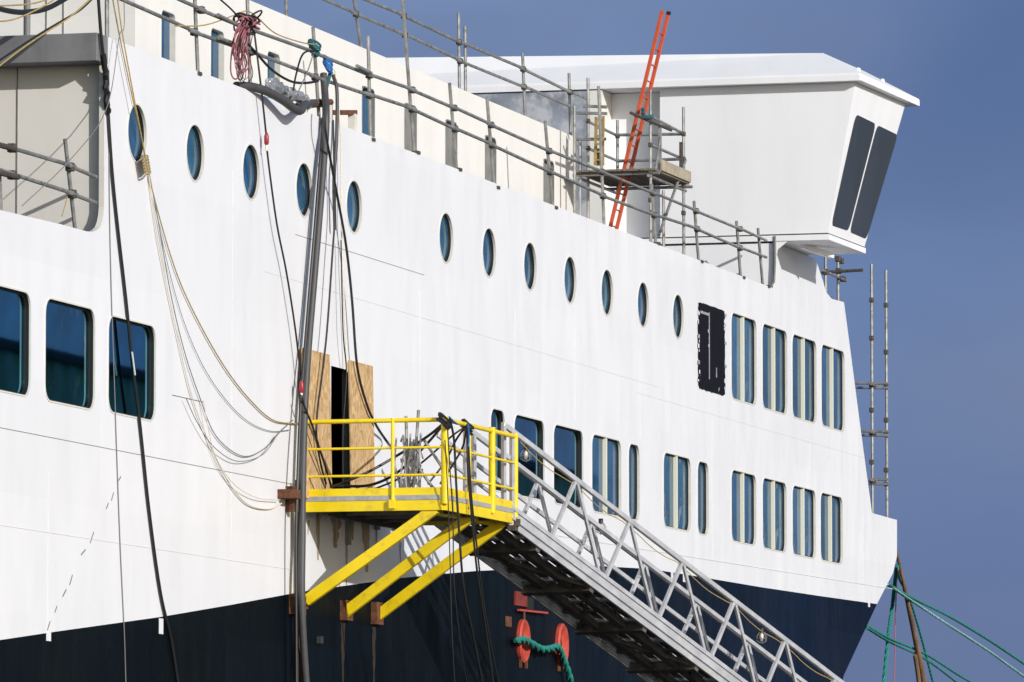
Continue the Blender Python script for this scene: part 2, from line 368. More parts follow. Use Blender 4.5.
# rounded corner of the cut-out at the left
notch = [(60, 9.03)] + [(q.x, q.z) for q in (P(0, 210), P(60, 224), P(86, 231.2), P(92, 232), P(97, 230), P(100, 227), P(102, 222), P(103.4, 215), P(104, 207))] + [(79.30, 12.1), (79.34, TOP)]
upper = [(116.46, TOP), (116.46, 13.345), (119.95, 13.345)] + [(q.x, q.z) for q in (P(823, 281), P(826, 292), P(832, 299), P(844, 302), P(848, 332), P(860, 424), P(872, 513), P(897, 520), P(897, 556), P(893, 573))]
white_out = notch + upper + NAVY[::-1]
H = lambda x, z: Vector((x, D, z))
portx = [P(*c).x for c in [(137, 133), (195, 153), (251, 172), (304, 190), (354, 207), (446, 238), (489, 253), (530, 266), (570, 279), (607, 292), (643, 303), (678, 315)]]
PZ = 11.40; PR = .375
wins = [(74.72, 76.56, 7.72, 8.99, 0, 'd'), (77.10, 78.97, 7.72, 8.99, 0, 'db'), (79.50, 81.38, 7.74, 8.97, 0, 'd'),
        (97.50, 98.30, 7.78, 9.03, 0, 'd'), (98.86, 100.64, 7.78, 9.03, 0, 'd'), (101.20, 103.02, 7.78, 9.03, 0, 'db'), (103.58, 105.46, 7.78, 9.03, 1, 'n'),
        (105.96, 106.68, 7.78, 9.03, 0, 'n'), (108.32, 110.22, 7.78, 9.03, 1, 'b'), (110.72, 111.50, 7.78, 9.03, 0, 'n'),
        (113.20, 115.08, 7.78, 9.03, 1, 'n'), (115.58, 117.47, 7.77, 9.03, 1, 'b'), (117.95, 119.85, 7.77, 9.03, 1, 'n'), (120.26, 122.14, 7.77, 9.03, 1, 'n'),
        (110.78, 112.70, 10.28, 11.77, 2, 'x'), (113.22, 115.14, 10.28, 11.80, 1, 'n'), (115.60, 117.56, 10.28, 11.80, 1, 'n'), (117.98, 119.96, 10.28, 11.80, 1, 'n'), (120.38, 122.36, 10.28, 11.80, 1, 'n')]
door = (P(331, 430).x, P(349, 430).x, 6.98, P(340, 368).z)
holes = [circle(x, PZ, PR) for x in portx] + [rrect(a, b, c, d, .2) for a, b, c, d, k, g in wins if k != 2] + [[(door[0], door[2]), (door[1], door[2]), (door[1], door[3]), (door[0], door[3])]]
# unpainted white patches that run down into the navy
ticks = []
for x, y, h in ((48.5, 634, 7), (161, 620, 14), (672, 571, 9), (684, 573, 9), (869, 603, 4)):
    a = P(x, y); ww = 4.0 / 13 * .5 if x > 400 else .17
    ticks.append((a.x - ww / 2, a.x + ww / 2, P(x, y + h).z, a.z + .12))
tick_loops = [[(a, z0), (b_, z0), (b_, z1), (a, z1)] for a, b_, z0, z1 in ticks]
hull = MB().panel(white_out, holes, H)
# forward returns: superstructure front, then the flared bow
def bow_return(mb, pts, fwd, inn, n=8):
    for (x0, z0), (x1, z1) in zip(pts, pts[1:]):
        for k in range(n):
            s0, s1 = k / n, (k + 1) / n
            g = lambda x, z, s: Vector((x + fwd * (1 - (1 - s) ** 1.6), D + inn * s, z))
            mb.quad(g(x0, z0, s0), g(x1, z1, s0), g(x1, z1, s1), g(x0, z0, s1))
fr = upper[2:]
bow_return(hull, fr[:8], .8, 12)
bow_return(hull, fr[7:] + [NAVY[-1]], 6, 12)
hp = hull.build('topsides', m_white, ship)
navy_low = [(q.x, q.z) for q in (P(877, 604), P(864, 632), P(844, 675))] + [(119.2, 3.4), (116.5, 0.6), (114.8, -2.4), (60, -2.4)]
nv = MB().panel(NAVY + navy_low[1:], [], lambda x, z: Vector((x, D, z)))
bow_return(nv, navy_low[:6], 6, 12)
np_ = nv.build('lower_hull', m_navy, ship)
for a, b_, z0, z1 in ticks: MB().bb(a, b_, D - .004, D + .004, z0, z1 - .1).build('unpainted_patch', m_white, ship)
MB().bb(79.9, 116.4, D + .3, 42, 11.3, 11.36).build('deck', m_prim, ship)
# inner skins so the plating has a thickness at the cut-out and the top edge
MB().bb(79.5, 116.4, D + .003, D + .05, TOP - .35, TOP - .003).build('bulwark_stiffener', m_white, ship)
ed = MB()
for (x0, z0), (x1, z1) in zip(notch, notch[1:]): ed.quad((x0, D, z0), (x1, D, z1), (x1, D + .07, z1), (x0, D + .07, z0))
ed.build('cutout_edge', m_greige, ship)

# weld seams
def seam(pts, r=.009, m=None):
    return MB().tube([Vector((x, D - .002, z)) for x, z in pts], r, 6).build('weld_seam', m or m_seam, ship)
zl = lambda x, y: (P(x, y).x, P(x, y).z)
seam([(73, P(100, 447).z), (P(297, 479).x, P(100, 447).z)], .0045, m_plate)
seam([(73, P(150, 548).z), (P(290, 571).x, P(150, 548).z)], .0035)
seam([(P(424, 275).x - 6.4, P(424, 275).z), zl(424, 275)], .004, m_plate)
seam([zl(172, 395), zl(203, 402)], .006, m_plate)
VS = .003
for x, y0, y1 in ((232, 170, 560), (420, 290, 410), (575, 330, 420), (640, 350, 440), (712, 420, 560), (863, 515, 600), (48, 470, 630), (515, 300, 405), (810, 440, 470)):
    X = P(x, (y0 + y1) / 2).x; seam([(X, P(x, y1).z), (X, P(x, y0).z)], VS)
seam([(106.5, 9.9), (124.1, 9.9)], .0025); seam([(99, 7.25), (126.6, 7.25 + .25)], .007); seam([(86, 10.1), (108, 10.1)], .0025)

for k in range(11):
    tt = (k + random.uniform(-.25, .25)) / 10; px, py = 121 - 70 * tt + random.uniform(-1, 1), 478 + 142 * tt
    if k in (3, 6): continue
    a = P(px, py, .003); b_ = P(px - random.uniform(2, 4.5), py + random.uniform(5, 11), .003); MB().beam(a, b_, .02, .004, Vector((0, 1, 0))).build('scuff_mark', m_plate, ship)
# portholes and windows
def lining(loop_fn, name, m, depth=.075, fl=.013, proud=.008):
    mb = MB()
    o2 = loop_fn(fl); o1 = loop_fn(0); i1 = loop_fn(-.008)
    mb.ring([[Vector((x, 0, z)) for x, z in o2], [Vector((x, -proud, z)) for x, z in o2], [Vector((x, -proud, z)) for x, z in i1], [Vector((x, depth, z)) for x, z in i1], [Vector((x, depth, z)) for x, z in o1]])
    return mb
def pane_loop(mb, lp, y):
    mb.quad(*[Vector((x, y, z)) for x, z in lp])
ph0 = pn0 = gk0 = None
for i, x in enumerate(portx):
    at_ = Vector((x, D, PZ))
    if ph0 is None:
        mb = lining(lambda g: circle(0, 0, PR + g), 'porthole', m_frame); mb.v = [v + at_ for v in mb.v]
        ph0 = mb.build('porthole', m_frame, ship, smooth=True, loc=at_); o = ph0
        mb = MB(); pane_loop(mb, circle(0, 0, PR), .062); mb.v = [v + at_ for v in mb.v]; pn0 = mb.build('pane', m_glass, o, loc=at_)
        mb = MB().ring([[Vector((a, .028, c)) for a, c in circle(0, 0, PR - .0085)], [Vector((a, .028, c)) for a, c in circle(0, 0, PR - .011)], [Vector((a, .05, c)) for a, c in circle(0, 0, PR - .014)], [Vector((a, .05, c)) for a, c in circle(0, 0, PR - .035)], [Vector((a, .061, c)) for a, c in circle(0, 0, PR - .037)]])
        mb.v = [v + at_ for v in mb.v]; gk0 = mb.build('gasket', m_gasket, o, loc=at_)
    else:
        o = inst(ph0, 'porthole', ship, at_); pn = inst(pn0, 'pane', o, at_); inst(gk0, 'gasket', o, at_)
        if i % 4 != 2:
            pn.data = pn.data.copy(); pn.data.materials[0] = (m_glass2, m_glass_b, None, m_glass3)[i % 4]
gr = random.Random(3)
gm = {'d': m_glass_d, 'db': m_glass_db, 'n': m_glass, 'b': m_glass_b}
for a, b_, c, d, kind, g in wins:
    at_ = Vector(((a + b_) / 2, D, c)); hw = (b_ - a) / 2; hh = d - c
    if kind == 2:                                  # opening closed with torn black film
        mb = MB(); lp = []
        base = rrect(-hw, hw, 0, hh, .1, 4)
        for k in range(len(base)):
            p0, p1 = Vector(base[k]), Vector(base[(k + 1) % len(base)]); n = max(1, int((p1 - p0).length / .06))
            for j in range(n):
                q = p0.lerp(p1, j / n); lp.append((q.x + random.uniform(-.03, .03), q.y + random.uniform(-.010, .010)))
        mb.ring([[at_ + Vector((x, -.003, z)) for x, z in lp], [at_ + Vector((x, -.018, z)) for x, z in lp]]); n0 = len(mb.v)
        mb.panel(lp, [], lambda x, z: at_ + Vector((x, -.018, z)))
        o = mb.build('window_cover', m_blk, ship, loc=at_); o['label'] = 'blacked out window opening with torn film edges'
        mb = MB()
        mb.box(at_ + Vector((-.22, -.022, hh * .53)), .05, .006, hh * .78).box(at_ + Vector((-.55, -.022, hh * .89)), .62, .006, .045).box(at_ + Vector((.3, -.022, .36)), .05, .006, .17)
        for zz in (.35, .62, .95): mb.box(at_ + Vector((hw + .02, -.022, hh * zz)), .12, .006, .05)
        for zz in (.3, .6): mb.box(at_ + Vector((-hw - .01, -.022, hh * zz)), .1, .006, .07)
        mb.build('tape_strip', m_tape, o)
        for _ in range(26):
            xx = random.choice((-hw, hw, -hw + .7, hw)) + random.uniform(-.07, .05); q = at_ + Vector((xx, -.021, random.uniform(.08, hh - .08)))
            MB().box(q, random.uniform(.02, .07), .004, random.uniform(.015, .09)).build('torn_scrap', m_white, o)
        continue
    mb = lining(lambda gg: rrect(-hw - gg, hw + gg, -gg, hh + gg, .2 + gg), 'window', m_frame); mb.v = [v + at_ for v in mb.v]
    o = mb.build('window', m_frame, ship, smooth=True, loc=at_)
    mb = MB(); pane_loop(mb, rrect(-hw, hw, 0, hh, .2), .062); mb.v = [v + at_ for v in mb.v]; pnw = mb.build('pane', (gm[g] if g != 'n' else gr.choice((m_glass, m_glass2, m_glass3))), o)
    mb = MB().ring([[Vector((x, y, z)) for x, z in rrect(-hw - q, hw + q, -q, hh + q, .2 + q)] for q, y in ((-.0085, .034 if g in 'nb' else .014), (-.012, .034 if g in 'nb' else .014), (-.014, .05), (-.032, .05), (-.034, .061))])
    mb.v = [v + at_ for v in mb.v]; mb.build('gasket', m_gasket, o)
    if kind == 1:
        MB().box(at_ + Vector((.02, .031, hh / 2)), .075, .06, hh - .03).build('mullion', m_mull, o)
# doorway: dark lining behind the opening
MB().bb(door[0] - .5, door[1] + 2.5, D + .02, D + 3, door[2] - .02, door[3] + .3).build('doorway_lobby', m_void, ship)
for o in (bpy.data.objects['doorway_lobby'],):
    me = o.data; import bmesh
    bm = bmesh.new(); bm.from_mesh(me)
    fs = [q for q in bm.faces if q.calc_center_median().y + WL[ship.name].y < D + .1]; bmesh.ops.delete(bm, geom=fs, context='FACES'); bm.to_mesh(me); bm.free()
MB().bb(door[1] - .02, door[1] + .05, D - .03, D + .1, door[2], door[3] + .02).build('door_jamb', m_plate, ship)

# aft cut-out: transverse bulkhead, deck edge beam, deck
XB = 79.42
MB().bb(XB, XB + .1, D + .01, 44, 8, 12.3).build('recess_bulkhead', m_greige, ship)
bs = MB()
for yy in (28.4, 29.6, 30.9): bs.bb(XB - .012, XB, yy, yy + .012, 9, 12.2)
bs.build('bulkhead_joint', m_plate, ship)
zb0, zb1 = PX(60, 63, 79.1).z, PX(60, 35, 79.1).z
bm_ = MB().bb(78.98, 79.41, D - .01, 44, zb0, zb1).build('deck_edge_beam', m_prim, ship, bevel=.01)
MB().bb(79.3, 86.6, D + .05, 44, zb0 + .05, zb1 - .02).build('deck_plate', m_prim, ship)
# deckhouse behind the bulwark
PD = -2.0; YD = D - PD; XD = P(135, 40, PD).x; XDE = P(573, 140, PD).x; ZD = P(430, 76, PD).z
dw = []
for px, py in ((161, 9), (210.5, 27), (267, 50), (362, 88), (404.5, 103), (445.5, 119), (485, 138), (543.5, 160), (576, 174)):
    q = P(px, py, PD); dw.append(q.x)
ZW = 13.95
print('deckhouse', XD, XDE, ZD, [round(x, 2) for x in dw], [round(P(px, py, PD).z, 2) for px, py in ((161, 9), (210.5, 27), (267, 50), (362, 88), (404.5, 103), (485, 138))])
dwz = [P(161, 9, PD).z, P(210.5, 27, PD).z, P(267, 50, PD).z] + [P(405, 103, PD).z] * 6
dh = [rrect(x, x + .62, 12.0, z, .1) for x, z in zip(dw[:3], dwz)] + [rrect(x, x + .66, 12.0, z, .03) for x, z in zip(dw[3:8], dwz[3:])]
dk = MB().panel([(XD, 11.36), (XDE, 11.36), (XDE, ZD), (XD, ZD)], dh, lambda x, z: Vector((x, YD, z)))
dk.quad((XD, YD, 11.36), (XD, YD, ZD), (XD, 44, ZD), (XD, 44, 11.36)).quad((XDE, YD, 11.36), (XDE, YD, ZD), (XDE, 40, ZD), (XDE, 40, 11.36)).quad((XD, YD, ZD), (XDE, YD, ZD), (XDE, 44, ZD), (XD, 44, ZD))
dko = dk.build('deckhouse', m_cream, ship)
for k, x in enumerate(dw[:8]):
    z = dwz[k]; hw = .31 if k < 3 else .33
    at_ = Vector((x + hw, YD, 12.0)); hh = z - 12
    mb = lining(lambda gg: rrect(-hw - gg, hw + gg, -gg, hh + gg, .1 + gg), 'w', m_frame, .09); mb.v = [v + at_ for v in mb.v]
    mb.build('window_frame', m_frame if k < 3 else m_plate, dko, smooth=True)
    mb = MB(); pane_loop(mb, rrect(-hw, hw, 0, hh, .1), .075); mb.v = [v + at_ for v in mb.v]
    mb.build('pane' if k < 4 else 'steel_blank', m_glass if k < 4 else m_plate, dko)
# pipe on the aft face of the deckhouse
a = PX(27, 20, XD - .5)
MB().tube([Vector((XD - .5, a.y, zb1 - .1)), Vector((XD - .5, a.y, 16.5))], .05, 10).build('vent_pipe', m_prim, ship, smooth=True)
jn = MB()
for px in (47, 64):
    q = PX(px, 20, XD); jn.bb(XD - .012, XD, q.y, q.y + .012, 12, 16.5)
q = PX(60, 20, XD)
MB().bb(XD + .02, XD + .12, YD + .05, 44, ZD - .05, 17.0).build('aft_casing', m_cream, ship)
jn.build('casing_joint', m_plate, ship)

# bridge wing
XW = 116.48
zlip0, zlip1, ztop = PX(700, 85.5, XW - .24).z, PX(700, 78.5, XW - .24).z, PX(700, 53, XW + .5).z
wb = 13.475
yin = PX(660, 150, XW).y
at_b, at_t = PX(828, 236, XW), PX(855.5, 88, XW)
ft = PX(905.5, 116, XW + 3.5); fb = PX(864.5, 245, XW + 2.75)
A0 = Vector((XW, at_b.y, wb)); A1 = Vector((XW, at_t.y, zlip0 - .005)); B1 = Vector((ft.x, ft.y, zlip0 - .005)); B0 = Vector((fb.x, fb.y, wb))
I0, I1 = Vector((XW, yin, wb)), Vector((XW, yin, zlip0 - .005)); J0, J1 = Vector((XW + 3, yin, wb)), Vector((XW + 3.5, yin, zlip0 - .005))
wing = MB().quad(A0, I0, I1, A1).quad(B0, B1, J1, J0).quad(A0, B0, J0, I0)
bl = lambda u, v: A0 * (1 - u) * (1 - v) + B0 * u * (1 - v) + A1 * (1 - u) * v + B1 * u * v
for i in range(12):
    for j in range(12): wing.quad(bl(i / 12, j / 12), bl((i + 1) / 12, j / 12), bl((i + 1) / 12, (j + 1) / 12), bl(i / 12, (j + 1) / 12))
wing = wing.build('bridge_wing', m_wing, ship)
def shift(q, a, b_, c): return Vector((q.x + a, q.y + b_, q.z + c))
# floor edge of the wing
fl = MB(); z0, z1 = wb - .125, wb - .025
l0 = [shift(A0, -.02, -.02, z0 - wb), shift(B0, .02, -.02, z0 - wb), Vector((XW + 3.02, 40, z0)), Vector((XW - .02, 40, z0))]
l1 = [Vector((q.x, q.y, z1)) for q in l0]
fl.ring([l0, l1]); fl.quad(*l0); fl.quad(*l1)
fl.build('wing_floor_edge', m_wing, wing)
l0 = [shift(A0, .004, .004, -.026), shift(B0, -.004, .004, -.026), Vector((XW + 2.98, 40, wb - .026)), Vector((XW + .004, 40, wb - .026))]; l1 = [shift(q, 0, 0, .028) for q in l0]
MB().ring([l0, l1]).build('floor_joint', m_dark, wing)
sof = MB().beam(PX(802, 246, XW + .8) * 1.0, PX(832, 256, XW + 1.6), .12, .10); 
sof.build('soffit_stiffener', m_wing, wing, bevel=.02)
# smoked panes on the leaning outer end
o_, n_ = A0.copy(), (A1 - A0).cross(B0 - A0).normalized()
if n_.y > 0: n_ = -n_
def end_pt(x, y):                                  # point on the bilinear end face
    best = None
    u, v = .5, .5
    from mathutils import Matrix as _M
    d = ray(x, y)
    for _ in range(25):
        S = A0 * (1 - u) * (1 - v) + B0 * u * (1 - v) + A1 * (1 - u) * v + B1 * u * v
        Su = (B0 - A0) * (1 - v) + (B1 - A1) * v; Sv = (A1 - A0) * (1 - u) + (B1 - B0) * u
        t = (S - EYE).dot(d) / d.dot(d); e_ = EYE + d * t - S
        # solve Su*du + Sv*dv - d*dt = e
        m3 = _M((Su, Sv, -d)).transposed(); sol = m3.inverted() @ e_
        u += sol[0]; v += sol[1]
    return A0 * (1 - u) * (1 - v) + B0 * u * (1 - v) + A1 * (1 - u) * v + B1 * u * v
for qd in (((831.3, 225), (848, 230.6), (875.3, 123.8), (855.7, 114.2)), ((849.6, 231.7), (866, 238.8), (897.2, 134.8), (877.0, 125.0))):
    c = [end_pt(*q) for q in qd]; lp = []
    for u, v in rrect(0, 1, 0, 1, .09, 5):
        # narrower rounding along the tall side
        vv = v if .09 < v < .91 else (v * .55 if v <= .09 else 1 - (1 - v) * .55)
        vv = v
        lp.append(c[0] * (1 - u) * (1 - vv) + c[1] * u * (1 - vv) + c[3] * (1 - u) * vv + c[2] * u * vv)
    G_ = 8; mb = MB()
    ib = lambda u, v: c[0] * (1 - u) * (1 - v) + c[1] * u * (1 - v) + c[3] * (1 - u) * v + c[2] * u * v
    mb.ring([[q - n_ * .01 for q in lp], [q + n_ * .014 for q in lp]]); mb.panel(rrect(0, 1, 0, 1, .09, 5), [], lambda u, v: ib(u, v) + n_ * .014)
    mb.build('pane', m_smoke, wing)
# roof with drooped edges
ya = PX(861, 82, XW - .24).y; yf = PX(920, 106, XW + 4.0).y
yt = PX(823, 53, XW + .5).y
rf = MB()
lo0 = [Vector((XW - .24, 46, zlip0)), Vector((XW - .24, ya, zlip0)), Vector((XW + 4.0, yf, zlip0)), Vector((XW + 4.6, 46, zlip0))]
lo1 = [Vector((q.x, q.y, zlip1)) for q in lo0]
hi = [Vector((XW + .5, 46, ztop)), Vector((XW + .5, yt, ztop)), Vector((XW + 3.4, yt - .15, ztop)), Vector((XW + 3.8, 46, ztop))]
za_, zb_ = PX(822, 53, XW + .5), PX(410, 57.5, XW + .5); sl_ = (zb_.z - za_.z) / (zb_.y - za_.y)
for q in hi: q.z = za_.z + sl_ * (q.y - za_.y)
md = [lo1[i] + (0.10 * (hi[i] - lo1[i])) for i in range(4)]
rf.ring([lo0, lo1, hi]); rf.quad(*hi); rf.quad(*lo0)
roof = rf.build('roof', m_wing, wing, bevel=.025)
tr = MB().beam(hi[0] + Vector((0, 0, .01)), hi[1] + Vector((0, .35, .01)), .07, .05).build('roof_trim', m_wing, roof) if False else None
for px, py, X in ((859, 70, XW + 1.0), (883, 81, XW + 2.4)):
    q = PX(px, py, X)
    MB().box(q + Vector((0, 0, -.03)), .16, .03, .13).build('lifting_lug', m_wing, wing)
# transverse walls under the roof, inboard of the wing
yp = PX(602, 150, XW - .2).y; yg = PX(587.5, 120, XW - .2).y
MB().bb(XW - .2, XW - .1, yg, 44, 12, zlip0 + .005 - .03).build('primed_bulkhead', m_tarp, ship)
MB().bb(XW - .2, XW + 1.3, yp, yg - .003, 12, zlip0 - .008).build('corner_pillar', m_cream, ship)
MB().bb(XW + .5, XW + .6, yin - .3, yp - .003, 12, zlip0 - .01).build('recessed_wall', m_wing, ship)
MB().bb(XW + .03, XW + .13, D + .01, yin + .9, 11.95, wb - .16).build('wing_support_wall', m_wing, ship)
bq = [PX(x, y, XW + .001) for x, y in ((773.5, 240), (788, 241), (777.5, 249.5), (775.5, 262), (773.5, 277))]
mb = MB().ring([bq, [q + Vector((.03, 0, 0)) for q in bq]]); mb.quad(*bq); mb.quad(*[q + Vector((.03, 0, 0)) for q in bq]); mb.build('wing_bracket', m_wing, ship)
dp = [PX(775, 236, XW - .03), PX(775, 262, XW - .03), PX(774, 282, XW - .03), PX(771, 286, XW - .05)]
MB().tube(dp, .022, 8).build('drain_pipe', m_plate, ship)
# dark blots of overspray on roof
# fairleads
def fairlead(cx, cy):
    c = P(cx, cy); at_ = Vector((c.x, D, c.z)); mb = MB(); rr = .325
    prof = [(rr, 0), (rr, -.05), (rr - .03, -.075), (rr - .07, -.07), (rr - .11, -.03), (rr - .20, .0), (rr - .27, .03), (.004, .04)]
    mb.ring([[at_ + Vector((r_ * .92 * math.cos(a), y, r_ * 1.05 * math.sin(a))) for a in [2 * math.pi * k / 32 for k in range(32)]] for r_, y in prof])
    o = mb.build('fairlead', m_red, ship, smooth=True)
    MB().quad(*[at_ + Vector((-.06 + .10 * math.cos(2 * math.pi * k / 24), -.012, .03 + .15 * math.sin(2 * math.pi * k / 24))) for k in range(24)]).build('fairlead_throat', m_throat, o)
    for s in (-1, 1): MB().box(at_ + Vector((s * .17, -.03, -.35)), .035, .04, .14).build('fairlead_lug', m_rust, o)
fairlead(521.5, 641); fairlead(560, 645)
def plate_on_hull(name, x0, x1, y0, y1, p, m):
    a, b_ = P(x0, y0, 0), P(x1, y1, 0)
    return MB().bb(a.x, b_.x, D - p, D + .01 if p > .02 else D - .004, b_.z, a.z).build(name, m, ship)
plate_on_hull('pilot_hatch', 514, 525.5, 591, 607, .03, m_hatch); plate_on_hull('hatch_opening', 526, 533, 597, 610, .012, m_void)
plate_on_hull('rust_patch', 505, 511, 616, 627, .012, m_rust)
q0, q1 = P(515, 610), P(543, 613); MB().beam(Vector((q0.x, D - .06, q0.z)), Vector((q1.x, D - .06, q1.z)), .05, .03).build('rubbing_strip', m_red, ship)
q0, q1 = P(521, 612), P(521, 622); MB().tube([Vector((q0.x, D - .05, q0.z)), Vector((q0.x, D - .05, q1.z))], .02, 6).build('fairlead_stay', m_rust, ship)
# rusty pads, fender pipe and brackets left of and under the platform
for x0, x1, y0, y1 in ((289, 297, 594, 615), (340, 347, 600, 621), (371, 377.5, 602, 625), (297, 300, 596, 616)):
    plate_on_hull('rusty_pad', x0, x1, y0, y1, .09, m_rust)
MB().box(P(289, 494, .12), .3, .24, .12).box(P(292, 499, .08), .1, .16, .35).build('rusty_bracket', m_rust, ship)
for x in (296.5, 299.5):
    MB().tube([P(x, 480, .10), P(x, 600, .10), P(x + .5, 690, .10)], .024, 8).build('fender_pipe', m_dark if x < 298 else m_rust, ship)
for x, y in ((320, 640),): MB().box(P(x, y, .03), .12, .06, .1).build('bolt_lug', m_dark, ship)
for x in (345, 374, 392): plate_on_hull('platform_mount', x, x + 3, 508, 530 if x > 350 else 545, .05, m_plate)

# ------------------------------------------------------------------ scaffolds
RT = .027
def clampbox(parent, at_, s=.085):
    MB().box(at_, s, s, s * 1.1).build('coupler', m_clamp, parent, bevel=.012)
def tubepart(parent, name, a, b_, r=RT, m=None):
    return MB().tube([a, b_], r, 8).build(name, m or m_galv, parent, smooth=True)
def scaffold(name, label, loc, posts, rails, p, drop=.9, group=None):
    t = thing(name, label, 'scaffolding', loc, group)
    for (xt, yt_), (xb, yb), *pp in posts:
        q = pp[0] if pp else p
        a, b_ = P(xt, yt_, q), P(xb, yb, q); b2 = b_ + (b_ - a).normalized() * drop
        tubepart(t, 'post', a, b2)
    for pts in rails:
        for k in range(len(pts) - 1):
            a, b_ = P(*pts[k], p + .055), P(*pts[k + 1], p + .055); d = (b_ - a).normalized()
            o = Vector((0, 0, .0 if k % 2 else .012))
            tubepart(t, 'rail', a - d * .18 + o, b_ + d * .18 + o)
    return t
lower_posts = [((194, -20), (198, 75)), ((247, -10), (250.5, 92)), ((313, 27), (319, 117)), ((368, 36), (370.5, 137)), ((402, -8), (414, 152)), ((449.5, 83), (456.5, 168)), ((487, 98), (494, 186)), ((545, 121), (552.5, 206)),
               ((598.5, 86), (604, 224)), ((651.5, 184), (655.5, 242)), ((694, 201), (698.5, 260)), ((736.5, 221), (740.5, 276)), ((758, 228), (762.5, 283))]
up_r = [(110, -4), (201, 10), (250, 30), (315, 53), (369, 75), (412, 90), (454, 108), (491, 125), (549, 151), (602, 172), (653, 193), (696, 211), (740, 229), (764, 240)]
lo_r = [(110, -16 + 32), (201, 34), (250, 52), (315, 77), (369, 95), (412, 109), (455, 129), (492, 145), (550, 172), (603, 196), (654, 215), (697, 229), (740, 248), (764, 257)]
up_r[0] = (118, -2); lo_r[0] = (150, 17)
up_r.insert(0, (95, -14))
up_r = [(172, -3)] + up_r[2:]
lo_r = [(112, -4), (194, 32)] + lo_r[2:]
t = scaffold('scaffold_railing', 'long grey scaffold tube railing standing on the top edge of the white hull', P(450, 200, -.1), lower_posts, [up_r, lo_r], -.10)
for (x, y) in up_r[1:-1] + lo_r[1:-1]: clampbox(t, P(x, y, -.075), .09)
for x, y in ((196, 73), (370, 139), (415, 152), (457, 169), (495, 187), (553, 207), (699, 261), (741, 277), (766, 286), (656, 243)):
    MB().box(P(x + 1, y + .6, -.03), .15, .1, .045).build('base_clip', m_clamp, t)
for (x0, y0, x1, y1) in ((218, 15, 247, 30), (219, 38, 249, 49), (357, 66, 371, 73)): tubepart(t, 'rail', P(x0, y0, .02), P(x1, y1, .02))
upper_posts = [((285, -20), (286.5, 14)), ((353.5, -4), (360.5, 44)), ((458.5, 13), (459.5, 88)), ((465, 26), (465.5, 90)), ((522.5, 53), (525, 114)), ((569, 73), (570.5, 134))]
uu = [(330, -14), (404, 16), (459, 42), (523, 69), (570, 92), (586, 99)]; ul = [(300, -10), (356, 14), (405, 35), (460, 61), (524, 87), (568, 106)]
t = scaffold('scaffold_railing', 'thin scaffold tube railing along the cream deckhouse roof edge against sky', P(460, 88, -2.1), upper_posts, [uu, ul], -2.1, .1)
for (x, y) in uu[1:-1] + ul[1:-1]: clampbox(t, P(x, y, -2.06), .085)
t = scaffold('scaffold_railing', 'short two rail scaffold in the open recess at far left', P(74, 226, -.1), [((65, 139), (75, 228)), ((-1, 168), (1, 213))], [[(-12, 142), (70, 166), (91, 175)], [(-12, 167), (72, 194), (91, 201)]], -.12, .6)
for x, y in ((70, 167), (72, 194), (12, 148), (12, 175)): clampbox(t, P(x, y, -.09), .1)
for x0, y0, x1, y1 in ((-8, 143, 15, 149), (-8, 171, 18, 177)): tubepart(t, 'rail', P(x0, y0, 0), P(x1, y1, 0), .036, m_clamp)
MB().tube(path([(68, 194), (65, 206), (62, 216)], -.1), .008, 6).build('tie_wire', m_rope_y, t)

# tower scaffold by the ladder
t = thing('scaffold_tower', 'small scaffold tower with boarded deck behind the orange ladder', 'scaffolding', P(655, 236, -.8))
po, pi = -.45, -1.7
def SX(x, y, p=po): return P(x, y, p)
for (x, y, yb, p) in ((650.5, 90, 240, po), (683.5, 107, 232, po), (588, 78, 215, pi), (617.5, 120, 168, pi), (574.5, 106, 212, pi), (580, 138, 214, pi), (663.5, 190, 236, po)):
    a = P(x, y, p); b_ = P(x, yb, p); tubepart(t, 'post', a, Vector((a.x, a.y, b_.z - .5)))
xa, xf = P(650.5, 150, po).x, P(683.5, 150, po).x
for (p_, m_) in ((po, 0), (pi, 0)): pass
yo, yi = D + .45, D + 1.7
def zat(x, y, p): return P(x, y, p).z
for (ya_, zz) in (((652, 117, 684, 134), po), ((651, 145, 681, 158), po), ((585, 120, 618, 136), pi), ((585, 147, 618, 161), pi)):
    tubepart(t, 'rail', P(ya_[0], ya_[1], zz), P(ya_[2], ya_[3], zz))
for (x0, y0, x1, y1, X) in ((616, 135, 685, 134, xf), (616, 161, 684, 159, xf), (583, 106, 607, 107, xa - .1), (571, 113, 607, 113.5, xa - .1), (574, 139.5, 606, 139, xa - .1)):
    tubepart(t, 'rail', PX(x0, y0, X), PX(x1, y1, X))
tubepart(t, 'brace', P(685.5, 160, po + .06), P(659, 235, po + .06))
tubepart(t, 'brace', P(661, 134, po + .04), P(655, 172, po + .04), .02)
tubepart(t, 'brace', P(631, 113, po + .05), P(671, 130, po + .05), .03, m_clamp)
zdk = P(651, 169, po).z
for k in range(5):
    y0 = yo - .1 + k * .29
    MB().bb(xa - .1, xf + .02, y0, y0 + .225 + .04, zdk - .035, zdk).build('board', m_board, t)
MB().bb(xa + .3, xf + .02, yo - .13, yo - .10, zdk, zdk + .19).build('toe_board', m_toe, t)
MB().bb(xf + .03, xf + .06, yo - .1, yi, zdk, zdk + .16).build('toe_board', m_toe, t)
for X in (xa, xf): tubepart(t, 'ledger', Vector((X, yo - .16, zdk - .075)), Vector((X, yi + .12, zdk - .075)))
for p_ in (po, pi): tubepart(t, 'ledger', Vector((xa - .15, D - p_, zdk - .13)), Vector((xf + .15, D - p_, zdk - .13)))
